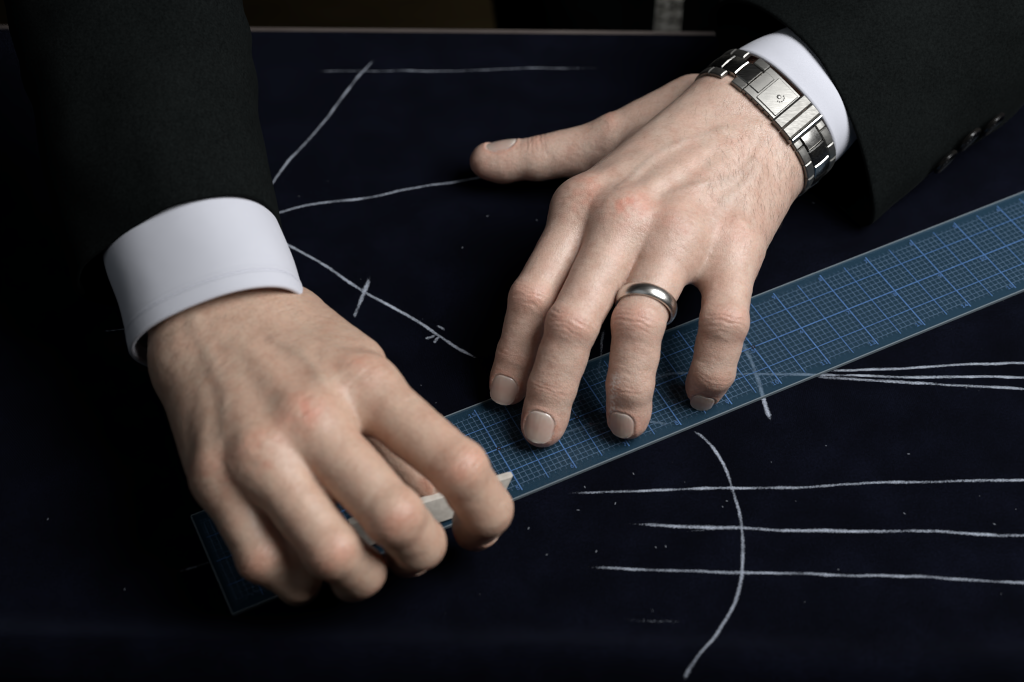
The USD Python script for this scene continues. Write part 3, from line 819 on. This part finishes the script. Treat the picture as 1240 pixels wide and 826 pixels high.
LAT_R = nrm(RP_.J[0] - RI.J[0]); LAT_R = nrm(LAT_R - AX_R * (LAT_R @ AX_R)); DOR_R = np.cross(AX_R, LAT_R)
if DOR_R[2] < 0:
    DOR_R = -DOR_R
allp = np.array([*RI.J, *RMF.J, *RR.J, *RP_.J, *RTH.J, WR, WR + AX_R * 40])
lo, hi = allp.min(0) - 34, allp.max(0) + 30
lo[2] = -2
FR = Field(lo, hi, H); FF = Field(lo, hi, H)
palm(FR, (RI, RMF, RR, RP_), WR, AX_R, LAT_R, DOR_R, 17.4, 11.8, carp=(-18, -7, 5, 13), thick=12.8, fill=0.2, web=(0.10, 0.10, 0.12), cr=15.0, pk=2.0, ul=-2.0, side=-1.8, fr=12.2)
for g in (RI, RMF, RR, RP_):
    g.build(FF, 2.0)
    FR.ball(g.J[0] + g.dor[0] * 0.4, 10.6 if g is not RP_ else 9.4, 6.0)
    FR.bone(g.J[0] + g.dor[0] * 8.0 - g.d[0] * 6, WR * 0.8 + g.J[0] * 0.2 + DOR_R * 8.0, 2.2, 2.2, 8.0)
RTH.build(FF, 2.0)
FR.bone(RTH.J[0], RTH.J[1], 14.5, 11.5, 8.0)
FR.bone(RTH.J[0], RI.J[0] - DOR_R * 6 + nrm(WR - RI.J[0]) * 14, 13.0, 9.0, 9.0)
FR.bone(Pm(350, 396, 50), Pm(428, 446, 52), 14.5, 13.0, 9.0)
FR.merge(FF, 6.0)
vR = [([WR + DOR_R * 20 + LAT_R * 8, 0.5 * (WR + RR.J[0]) + DOR_R * 17 + LAT_R * 6, RR.J[0] - RR.d[0] * 16 + DOR_R * 13 + LAT_R * 5], 3.2, 0.75),
      ([0.6 * WR + 0.4 * RI.J[0] + DOR_R * 17, 0.3 * WR + 0.7 * RI.J[0] + DOR_R * 14 + LAT_R * 4, 0.5 * (RI.J[0] + RMF.J[0]) - RI.d[0] * 6 + DOR_R * 12], 2.0, 0.5)]
mcR = [(RI.J[0] + RI.dor[0] * 11, 9.5, 0.35), (RMF.J[0] + RMF.dor[0] * 12, 8.0, 0.85), (RR.J[0] + RR.dor[0] * 11, 8, 0.5), (RP_.J[0] + RP_.dor[0] * 10, 9, 0.6)]
right_hand, RV, RF = finish_hand('hand', FR, [RI, RMF, RR, RP_, RTH], mcR,
                                 [(0, dict(start=9.0, length=9.8, half=5.6)), (1, dict(start=9.0, length=9.6, half=5.8)), (4, dict(start=9.5, length=13.5, half=6.4))],
                                 23, 'right hand closed around the white chalk', vR, tint=(0.96, 0.93, 0.87))

# ------------------------------------------------------------------ clothing: lofted tubes with a turned hem
def ring_points(poly, n):
    """a closed smooth outline through (lat, dor) points, n points from the +lat direction on, by angle round its middle"""
    p = np.array(poly, float); c = p.mean(0)
    q = np.vstack([p[-3:], p, p[:3]])
    cur = catmull(q, 16)[32:-32]
    a = np.unwrap(np.arctan2(cur[:, 1] - c[1], cur[:, 0] - c[0]))
    if a[-1] < a[0]:
        cur, a = cur[::-1], a[::-1]
    t = np.linspace(0, 2 * np.pi, n, endpoint=False)
    am = np.mod(a, 2 * np.pi); o = np.argsort(am)
    return np.stack([np.interp(t, am[o], cur[o, k], period=2 * np.pi) for k in (0, 1)], 1)


def oval(c, a, b, roll=0.0, e=2.3):
    t = np.linspace(0, 2 * np.pi, 24, endpoint=False)
    x, y = a * np.sign(np.cos(t)) * np.abs(np.cos(t)) ** (2 / e), b * np.sign(np.sin(t)) * np.abs(np.sin(t)) ** (2 / e)
    r = math.radians(roll)
    return [(c[0] + u * math.cos(r) - w * math.sin(r), c[1] + u * math.sin(r) + w * math.cos(r)) for u, w in zip(x, y)]


def tube(stations, thick, depth, n=128, m_=60, rough=0.0, seed=0, folds=None):
    """stations: [(centre, lat, dor, outline)] from the hem outwards (mm); a cloth tube with thickness, its hem rounded over"""
    rings = np.array([C + np.outer(q[:, 0], l) + np.outer(q[:, 1], d) for C, l, d, o in stations for q in [ring_points(o, n)]])
    k = len(rings)
    t = np.linspace(0, k - 1, m_)
    if k > 2:
        dense = np.stack([catmull(rings[:, j], 20) for j in range(n)], 1)
        td = np.linspace(0, k - 1, len(dense))
    else:
        dense, td = rings, np.arange(k)
    w = np.stack([np.stack([np.interp(t, td, dense[:, j, c]) for j in range(n)], 1) for c in range(3)], -1)
    du = np.gradient(w, axis=0)
    dv = (np.roll(w, -1, 1) - np.roll(w, 1, 1))
    nn = np.cross(dv, du); nn /= np.maximum(np.linalg.norm(nn, axis=2, keepdims=True), 1e-9)
    cen = w.mean(1, keepdims=True)
    nn *= np.sign(((w - cen) * nn).sum(2).mean())
    l = np.linalg.norm(np.diff(cen[:, 0], axis=0), axis=1); s = np.concatenate([[0], np.cumsum(l)])
    if rough:
        w = w + nn * (rough * (meshkit.fbm(w / 28.0, 3, seed) - 0.5) * np.clip(s / 12.0, 0.15, 1)[:, None])[..., None]
    if folds is not None:
        w = w + nn * folds(w, s)[..., None]
    dirs = nrm(cen[1, 0] - cen[0, 0])
    rows = [w[i] for i in range(m_ - 1, -1, -1)]
    r = thick / 2
    for a in np.linspace(0.2, 1.0, 6) * math.pi:
        rows.append(w[0] - nn[0] * (r - r * math.cos(a)) - dirs * r * math.sin(a))
    ii = np.searchsorted(s, depth)
    for i in range(1, max(ii, 2)):
        rows.append(w[i] - nn[i] * thick)
    v, f = grid_mesh(np.array(rows), close_v=True)
    return v, f, w, nn, s


def shirt_cuff(stitched, stations, seed, label):
    v, f, w, nn, s = tube(stations, 2.2, 25, rough=0.9, seed=seed, m_=150, folds=lambda w, s: stitched * -0.8 * np.exp(-((s[:, None] - 6.2) / 0.7) ** 2) + stitched * 0.5 * sstep(9, 6.5, s[:, None]) + 0 * w[..., 0])
    c = obj('shirt_cuff', (v * 1e-3, f), 'shirt_cotton', person, smooth=True, label=label)
    if not stitched:
        return c
    i = np.searchsorted(s, 6.2)
    ring = w[i] + nn[i] * 0.1
    nx = np.roll(ring, -1, 0)
    L = np.concatenate([[0], np.cumsum(np.linalg.norm(nx - ring, axis=1))])
    close = np.vstack([ring, ring[:1]])
    st = []
    for a in np.arange(0, L[-1] - 2, 2.6):
        p0, p1 = [np.array([np.interp(x, L, close[:, k]) for k in range(3)]) for x in (a, a + 1.9)]
        st.append(trimesh.creation.capsule(height=1.5, radius=0.11, count=[6, 4]))
        z = nrm(p1 - p0); x = nrm(np.cross(z, [0.3, 0.5, 0.8])); M = np.eye(4); M[:3, 0], M[:3, 1], M[:3, 2], M[:3, 3] = x, np.cross(z, x), z, p0
        st[-1].apply_transform(M)
    g = cat(st); g.apply_scale(1e-3)
    obj('stitching', g, 'thread', c, smooth=True, kind='stuff')
    return c


BL, BR = WL - DOR_L * 4, WR - DOR_R * 4
fL = nrm([0.73, 0.62, 0.26])
shirt_cuff(False, [(WL + AX_L * 12.5, LAT_L, DOR_L, oval((0, -6), 33, 26.5, 0)), (WL + AX_L * 24, LAT_L, DOR_L, oval((1, -6), 32, 27, 0)),
                  (WL + AX_L * 42 + fL * 0 + np.array([0, 0, 1]), LAT_L, DOR_L, oval((2, -7.5), 28, 24.5, 0)), (WL + AX_L * 60 + np.array([0, 0, 4]), LAT_L, DOR_L, oval((2, -9), 25, 21, 0))], 5, 'white cuff beside the wristwatch')
shirt_cuff(True, [(WR + AX_R * 3, LAT_R, DOR_R, oval((0.8, -4.5), 34.6, 27.5, -14)), (WR + AX_R * 22, LAT_R, DOR_R, oval((0.5, -5), 34.5, 29, -16)),
                  (WR + AX_R * 42, LAT_R, DOR_R, oval((2, -6.5), 34.0, 31.5, -20)), (WR + AX_R * 64, LAT_R, DOR_R, oval((2, -8), 31, 29, -20))], 6, 'white cuff with a stitched edge, no watch')

rimL = [(61, -14), (50, -1), (33, 12.5), (14.5, 20.5), (-5, 23.5), (-29, 15), (-48, 0), (-60, -22), (-52, -40), (-20, -44), (20, -44), (52, -38), (63, -27)]
rimR = [(47, 0), (32, 13.5), (7, 28.6), (-10, 28.5), (-23, 22.5), (-31, 9.5), (-33.5, -9.8), (-31, -32), (-15, -45), (10, -48), (36, -43), (51, -22)]
C0 = WL + AX_L * 28
TL = LAT_L - 0.18 * AX_L
stL = [(C0, TL, DOR_L, rimL), (C0 + fL * 34 + DOR_L * 1, LAT_L - 0.1 * AX_L, DOR_L, [(x * 1.03, y * 1.08) for x, y in rimL]),
       (C0 + fL * 95, LAT_L, DOR_L, [(69, -22), (60, 2), (40, 22), (5, 34), (-30, 30), (-58, 8), (-66, -18), (-50, -44), (-10, -52), (30, -52), (58, -47), (70, -36)]),
       (C0 + fL * 190 + np.array([0, 0, 8]), LAT_L, DOR_L, oval((2, -8), 70, 52, -14)), (C0 + fL * 300 + np.array([0, 0, 16]), LAT_L, DOR_L, oval((0, -8), 74, 58, -10))]


def foldsL(w, s):
    return 1.6 * np.sin(w[..., 0] / 13 + w[..., 1] / 21 + 4 * meshkit.fbm(w / 40, 2, 4)) * np.clip((s[:, None] - 15) / 60, 0, 1)


vv, ff, wL, nL, sL = tube(stL, 2.6, 60, n=160, m_=110, rough=2.2, seed=8, folds=foldsL)
sleeveL = obj('jacket_sleeve', (vv * 1e-3, ff), 'suit_wool', person, smooth=True, label='jacket sleeve with three dark buttons')
C0 = WR + AX_R * 42
K1, K2, K3 = np.array([-157.0, 527, 103]), np.array([-190.0, 612, 160]), np.array([-215.0, 700, 225])
stR = [(C0, LAT_R, DOR_R, rimR), (C0 + (K1 - C0) * 0.4 + np.array([-2, 0, 3]), LAT_R, DOR_R, oval((4, -8), 44, 40, -18)), (K1, LAT_R, DOR_R, oval((0, 0), 47, 43, -10)),
       (K2, LAT_R, DOR_R, oval((0, 0), 53, 50, -10)), (K3, LAT_R, DOR_R, oval((0, 0), 60, 56, -10))]


def foldsR(w, s):
    return 1.8 * np.exp(-((s[:, None] - 88) / 7) ** 2) + 1.0 * np.sin(w[..., 1] / 9 + 5 * meshkit.fbm(w / 40, 2, 14)) * np.clip((s[:, None] - 15) / 60, 0, 1)


vv, ff, wR, nR, sR = tube(stR, 2.6, 60, n=160, m_=110, rough=2.2, seed=18, folds=foldsR)
obj('jacket_sleeve', (vv * 1e-3, ff), 'suit_wool', person, smooth=True, label='jacket sleeve hanging over the far table edge at left')


def spot(W, Nn, x, y):
    """the point of a sleeve's skin that stands where the photograph shows x, y"""
    q = W * 1e-3 - EYE; z = q @ FW
    px = np.stack([620 + FPX * (q @ RT) / z, 413 - FPX * (q @ UP) / z], -1)
    d = np.hypot(px[..., 0] - x, px[..., 1] - y) + 400 * ((Nn * q).sum(-1) > 0.0)
    i = np.unravel_index(np.argmin(d), d.shape)
    return W[i], Nn[i]


for x, y in ((1140, 190), (1168, 167), (1196, 147)):
    c, n = spot(wL, nL, x, y)
    z = nrm(n + np.array([0.3, -0.2, -0.36])); ax = nrm(np.cross(z, fL)); M = np.eye(4); M[:3, 0], M[:3, 1], M[:3, 2], M[:3, 3] = ax, np.cross(z, ax), z, c + z * 1.2
    prof = np.array([(0, 0), (4.6, 0), (6.6, 0.4), (7.0, 1.3), (6.6, 2.2), (5.8, 2.4), (5.1, 1.7), (3.2, 1.4), (0, 1.4)])
    bt = trimesh.creation.revolve(prof, sections=40)
    bt.apply_transform(M); bt.apply_scale(1e-3)
    b_ = obj('button', bt, 'horn', sleeveL, smooth=40)
    for a in range(4):
        h = trimesh.creation.icosphere(1, 0.75); h.apply_translation((1.5 * math.cos(a * math.pi / 2 + 0.6), 1.5 * math.sin(a * math.pi / 2 + 0.6), 1.25)); h.apply_transform(M); h.apply_scale(1e-3)
        obj('buttonhole', h, 'dark_thread', b_, smooth=True)

# the dark front of the jacket beyond the table
th = np.linspace(0, 2 * np.pi, 64, endpoint=False)
rows = []
for z in np.linspace(-0.60, 0.42, 30):
    a = 0.150 + 0.025 * math.sin(z * 5)
    rows.append(np.stack([0.126 + a * np.cos(th), 0.840 + 0.115 * np.sin(th) + 0.006 * np.sin(z * 40 + th * 5), np.full(64, z)], 1))
obj('jacket_front', grid_mesh(np.array(rows), close_v=True), 'suit_wool', person, smooth=True)

# ------------------------------------------------------------------ tape measure hanging in front of the jacket
tp = []
for z in np.linspace(-0.45, 0.20, 90):
    c = P(821, 18, 0) + 0
    y = 0.712 + 0.004 * math.sin(z * 11)
    tp.append([(0.0928 + w * 0.0075 + 0.002 * math.sin(z * 5), y + 0.0012 * w * w, z) for w in np.linspace(-1, 1, 7)])
tp = np.array(tp)
v, f = grid_mesh(tp); v2 = v + np.array([0, 0.0005, 0])
tpo = thing('tape_measure', 'pale cloth measuring tape hanging beyond the far table edge, blurred', 'tape measure')
obj('tape', (np.vstack([v, v2]), np.vstack([f[:, ::-1], f + len(v)])), 'tape_cloth', tpo, smooth=True)
tk = []
for k in range(60):
    z = -0.44 + k * 0.01
    x = 0.0928 + 0.002 * math.sin(z * 5); y = 0.712 + 0.004 * math.sin(z * 11) - 0.0003
    for j in range(2):
        w = (0.004, 0.0025)[j]
        b = trimesh.creation.box((w, 0.0002, 0.0007)); b.apply_translation((x - 0.0065 + w / 2, y + 0.0005, z + j * 0.005)); tk.append(b)
    tm = meshkit.text_mesh(str(60 - k), 0.0052, 0.0002); tm.apply_transform(trimesh.transformations.rotation_matrix(math.pi / 2, [1, 0, 0])); tm.apply_translation((x - 0.001, y, z - 0.002)); tk.append(tm)
obj('tape_marks', cat(tk), 'dark_thread', tpo, smooth=False, kind='stuff')

# ------------------------------------------------------------------ ring
rc = LR.J[1] - LR.d[0] * 9.2
rr = LR.R[1] + 0.55
t = np.linspace(0, 2 * np.pi, 96, endpoint=False)
prof = np.array([(-2.9, 0.0), (-2.9, 0.7), (-2.3, 1.25), (-1.2, 1.6), (0, 1.72), (1.2, 1.6), (2.3, 1.25), (2.9, 0.7), (2.9, 0.0), (1.5, -0.25), (0, -0.3), (-1.5, -0.25)])
tilt = nrm(LR.d[0] + LR.dor[0] * 0.03 + LR.lat[0] * 0.10 * np.sign(LR.lat[0][0]))
la = nrm(np.cross(tilt, LR.dor[0])); do = np.cross(la, tilt)
pts = np.array([[rc + tilt * a + (la * math.cos(x) * 1.03 + do * math.sin(x)) * (rr + b) for a, b in prof] for x in t])
v, f = grid_mesh(pts, close_u=True, close_v=True)
tag(obj('ring', (v * 1e-3, f), 'ring_metal', smooth=38), 'plain polished silver wedding band on the ring finger', 'ring')

# ------------------------------------------------------------------ wristwatch bracelet with its folding clasp
wt = thing('wristwatch', 'steel link wristwatch worn clasp up beside the white cuff', 'wristwatch')
o_ = np.array(catmull(np.vstack([oval((0, -4), 30.6, 19.2, 0, 2.5)] * 2), 10)[60:])
ow = np.array(oval((0, -4.0), 32.0, 21.6, 0, 2.5)); ow = np.vstack([ow, ow[:1]])
cw = catmull(np.vstack([ow[-3:-1], ow, ow[1:3]]), 20)[40:-40]
lw = np.concatenate([[0], np.cumsum(np.linalg.norm(np.diff(cw, axis=0), axis=1))]); LW = lw[-1]
top = lw[np.argmax(cw[:, 1])]
WC = WL + AX_L * 1.0


def band(s, w, h):
    """s mm along the bracelet from its top towards the little-finger side, w mm along the arm, h mm off the skin"""
    a = (top - s) % LW
    p = np.array([np.interp(a, lw, cw[:, k]) for k in (0, 1)])
    p2 = np.array([np.interp((a + 0.4) % LW, lw, cw[:, k]) for k in (0, 1)]); tg = nrm(p2 - p)
    nn = np.array([tg[1], -tg[0]])
    p = p + nn * h
    return WC + LAT_L * p[0] + DOR_L * p[1] + AX_L * w


def arc_block(s0, s1, w0, w1, h0, h1, c=0.35, dome=0.0, n=4):
    W2 = (w1 - w0) / 2
    prof = [(w0, h0), (w0, h1 - c), (w0 + c, h1)] + [(w0 + W2 + W2 * x * 0.7, h1 + dome * (1 - x * x)) for x in (-0.6, 0, 0.6)] + [(w1 - c, h1), (w1, h1 - c), (w1, h0)]
    st = [s0, s0 + c] + list(np.linspace(s0 + c, s1 - c, n)[1:-1]) + [s1 - c, s1]
    rows = []
    for i, s in enumerate(st):
        lip = c if i in (0, len(st) - 1) else 0.0
        rows.append([band(s, a, b - (lip if b > h0 + c else 0)) for a, b in prof])
    v, f = grid_mesh(np.array(rows), close_v=True)
    k = len(prof)
    caps = [[0, j, j + 1] for j in range(1, k - 1)] + [[len(v) - k, len(v) - k + j + 1, len(v) - k + j] for j in range(1, k - 1)]
    tri = np.vstack([f[:, [0, 1, 2]], f[:, [0, 2, 3]], caps])
    m_ = trimesh.Trimesh(v * 1e-3, tri, process=True); m_.fix_normals()
    return m_


CL0, CL1 = -19.0, 16.5
obj('clasp_blade', arc_block(CL0 + 6, 5.2, -8.6, 8.6, 0.5, 2.7, 0.4, 0.0, 7), 'brushed_steel', wt, smooth=25)
obj('clasp_rim', arc_block(CL0, CL0 + 5.8, -9.0, -5.0, 0.5, 2.9, 0.4, 0.0, 3), 'brushed_steel', wt, smooth=25)
obj('clasp_rim', arc_block(CL0, CL0 + 5.8, 5.0, 9.0, 0.5, 2.9, 0.4, 0.0, 3), 'brushed_steel', wt, smooth=25)
obj('clasp_inset', arc_block(CL0 - 1, CL0 + 5.6, -4.7, 4.7, 0.4, 2.6, 0.4, 0.3, 3), 'polished_steel', wt, smooth=25)
obj('clasp_plate', arc_block(CL0 + 6.4, CL0 + 11.6, -5.2, 5.2, 2.4, 3.2, 0.3, 0.0, 4), 'brushed_steel', wt, smooth=25)
obj('clasp_plate', arc_block(CL0 + 12.2, 4.6, -7.2, 7.2, 2.4, 3.15, 0.3, 0.0, 4), 'brushed_steel', wt, smooth=25)
for a, b in ((5.4, 10.2), (10.5, 15.2)):
    obj('clasp_cover', arc_block(a, b, -9.6, 9.6, 0.8, 4.1, 0.45, 0.0, 5), 'satin_steel', wt, smooth=25)
obj('clasp_lip', arc_block(15.3, CL1 + 0.6, -9.8, 9.8, 0.6, 4.4, 0.6, 0.0, 3), 'polished_steel', wt, smooth=25)
for k in range(5):                                           # adjusting holes along the clasp's side
    b = trimesh.creation.icosphere(2, 0.42e-3); b.apply_translation(band(CL0 + 8 + 3.4 * k, -8.6, 1.6) * 1e-3)
    obj('adjusting_hole', b, 'dark_metal', wt, smooth=True)
em = [trimesh.creation.icosphere(1, 0.30e-3) for _ in range(6)]
for k, b in enumerate(em):
    a = math.pi * (0.05 + 0.18 * k)
    b.apply_translation(band(0.2 + 1.7 * math.sin(a) * 0.9, 0.4 + 1.9 * math.cos(a), 3.25) * 1e-3)
d = trimesh.creation.icosphere(2, 1.0); d.apply_scale((1.0, 1.0, 0.35))
Md = np.eye(4); p0 = band(-0.6, 0.4, 3.2); Md[:3, 0] = nrm(band(0.4, 0.4, 3.2) - p0); Md[:3, 1] = AX_L; Md[:3, 2] = nrm(np.cross(Md[:3, 0], AX_L)); Md[:3, 3] = p0
d.apply_transform(Md); d.apply_scale(1e-3)
obj('emblem', cat(em + [d]), 'brushed_steel', wt, smooth=True)
PITCH_L = 7.0


def link_rows(start, end, sg):
    s = start; k = 0
    while abs(s) + PITCH_L * 0.5 < end:
        a, b = sorted((s, s + sg * (PITCH_L - 0.35)))
        obj('link', arc_block(a, b, -4.6, 4.6, 0.4, 2.75, 0.45, 0.35, 4), 'polished_steel', wt, smooth=25)
        a, b = sorted((s + sg * PITCH_L * 0.5, s + sg * (PITCH_L * 1.5 - 0.35)))
        for w0, w1 in ((-9.2, -4.85), (4.85, 9.2)):
            obj('link', arc_block(a, b, w0, w1, 0.4, 2.6, 0.45, 0.2, 4), 'brushed_steel', wt, smooth=25)
        s += sg * PITCH_L; k += 1


link_rows(CL1 + 1.0, 58, 1)
link_rows(CL0 - 1.6, 58, -1)
for w0, w1 in ((-9.2, -4.85), (4.85, 9.2)):
    obj('link', arc_block(CL1 + 1.0, CL1 + 4.2, w0, w1, 0.4, 2.6, 0.45, 0.2, 3), 'brushed_steel', wt, smooth=25)

# ------------------------------------------------------------------ the tailor's chalk in the right hand
A_, B_ = Pm(622, 577, 13.0), Pm(607, 608, 3.0)
e1 = nrm(Pm(520, 607, 14.5) - A_)
C_, D_ = B_ + e1 * 62 + (B_ - A_) * 0.25, A_ + e1 * 66
nc = nrm(np.cross(e1, B_ - A_))
if nc @ (EYE * 1e3 - A_) < 0:
    nc = -nc
poly = [A_, B_, C_, D_]
ctr = sum(poly) / 4
pt = []
for q in poly:
    pt += [q - nc * 0.6, q - nc * 3.2, q + (ctr - q) * 0.03 + nc * 0.0 - nc * 0.0, q + (ctr - q) * 0.03 - nc * 3.8]
ch = trimesh.Trimesh(np.array(pt) * 1e-3, process=False).convex_hull
tag(obj('chalk_piece', ch, 'white_chalk', smooth=False), "flat piece of white tailor's chalk held between thumb and index finger", 'chalk')

# ------------------------------------------------------------------ fine hairs on the hands
def hairs(hand, v, f, where, count, flow, seed, lmin=3.0, lmax=6.5):
    rng = np.random.default_rng(seed)
    N = normals(v, f)
    wgt = where(v, N); idx = rng.choice(len(v), count, p=wgt / wgt.sum())
    pts, wid = [], []
    for i in idx:
        n = N[i]; d = flow + rng.normal(0, 0.28, 3); d = nrm(d - n * (d @ n))
        L = rng.uniform(lmin, lmax); p = v[i].copy()
        for k in range(5):
            t = k / 4
            pts.append(p + d * L * t + n * (0.55 * math.sin(t * 2.2) * L * 0.16))
            wid.append(0.05 * (1 - 0.75 * t))
    c = UsdGeom.BasisCurves.Define(stage, path_of('hair', hand))
    c.CreateTypeAttr('linear'); c.CreateCurveVertexCountsAttr([5] * count)
    c.CreatePointsAttr(Vt.Vec3fArray.FromNumpy((np.array(pts) * 1e-3).astype(np.float32)))
    c.CreateWidthsAttr(Vt.FloatArray.FromNumpy((np.array(wid) * 1e-3).astype(np.float32))); c.SetWidthsInterpolation('vertex')
    UsdShade.MaterialBindingAPI.Apply(c.GetPrim()).Bind(MAT['hair'])
    tag(c.GetPrim(), kind='stuff')


def hair_left(v, N):
    q = v - WL
    return sstep(0.1, 0.6, N @ DOR_L) * sstep(-75, -25, q @ AX_L) * (q @ AX_L < -9) * (0.25 + sstep(-15, 15, q @ LAT_L)) + 1e-9


def hair_right(v, N):
    q = v - WR
    return sstep(0.1, 0.6, N @ DOR_R) * sstep(-70, -20, q @ AX_R) * (q @ AX_R < 2) * (0.3 + sstep(-15, 15, q @ LAT_R)) + 1e-9


hairs(left_hand, LV, LF, hair_left, 420, nrm(-AX_L * 0.7 + LAT_L * 0.8), 5)
hairs(right_hand, RV, RF, hair_right, 260, nrm(-AX_R * 0.7 + LAT_R * 0.8), 6)

# ------------------------------------------------------------------ lint and chalk crumbs on the cloth
px = [(362, 238), (58, 629), (151, 714), (510, 467), (528, 488), (955, 252), (985, 246), (767, 574), (829, 584), (880, 607), (875, 614), (722, 668), (806, 662), (794, 663), (662, 672),
      (700, 618), (640, 640), (1095, 622), (1186, 601), (1230, 617), (1015, 690), (934, 560), (1100, 550), (1204, 635), (1170, 470), (1000, 540), (560, 300), (590, 262), (650, 267), (470, 560), (708, 590), (745, 610)]
rng = np.random.default_rng(4)
px += [(rng.uniform(340, 1240), rng.uniform(60, 770)) for _ in range(50)]
lint = []
for i, (x, y) in enumerate(px):
    c = P(x, y, 0)
    L = rng.uniform(0.0004, 0.0014) if i < 32 else rng.uniform(0.00015, 0.00045)
    a = rng.uniform(0, math.pi)
    b = trimesh.creation.icosphere(1, 1.0); b.apply_scale((L * 0.5, min(L * 0.3, 0.00022), 0.00014))
    b.apply_transform(trimesh.transformations.rotation_matrix(a, [0, 0, 1])); b.apply_translation((c[0], c[1], 0.00014)); lint.append(b)
tag(obj('lint', cat(lint), 'lint', smooth=True), 'pale specks of lint and chalk crumbs scattered over the navy cloth', 'lint', kind='stuff')
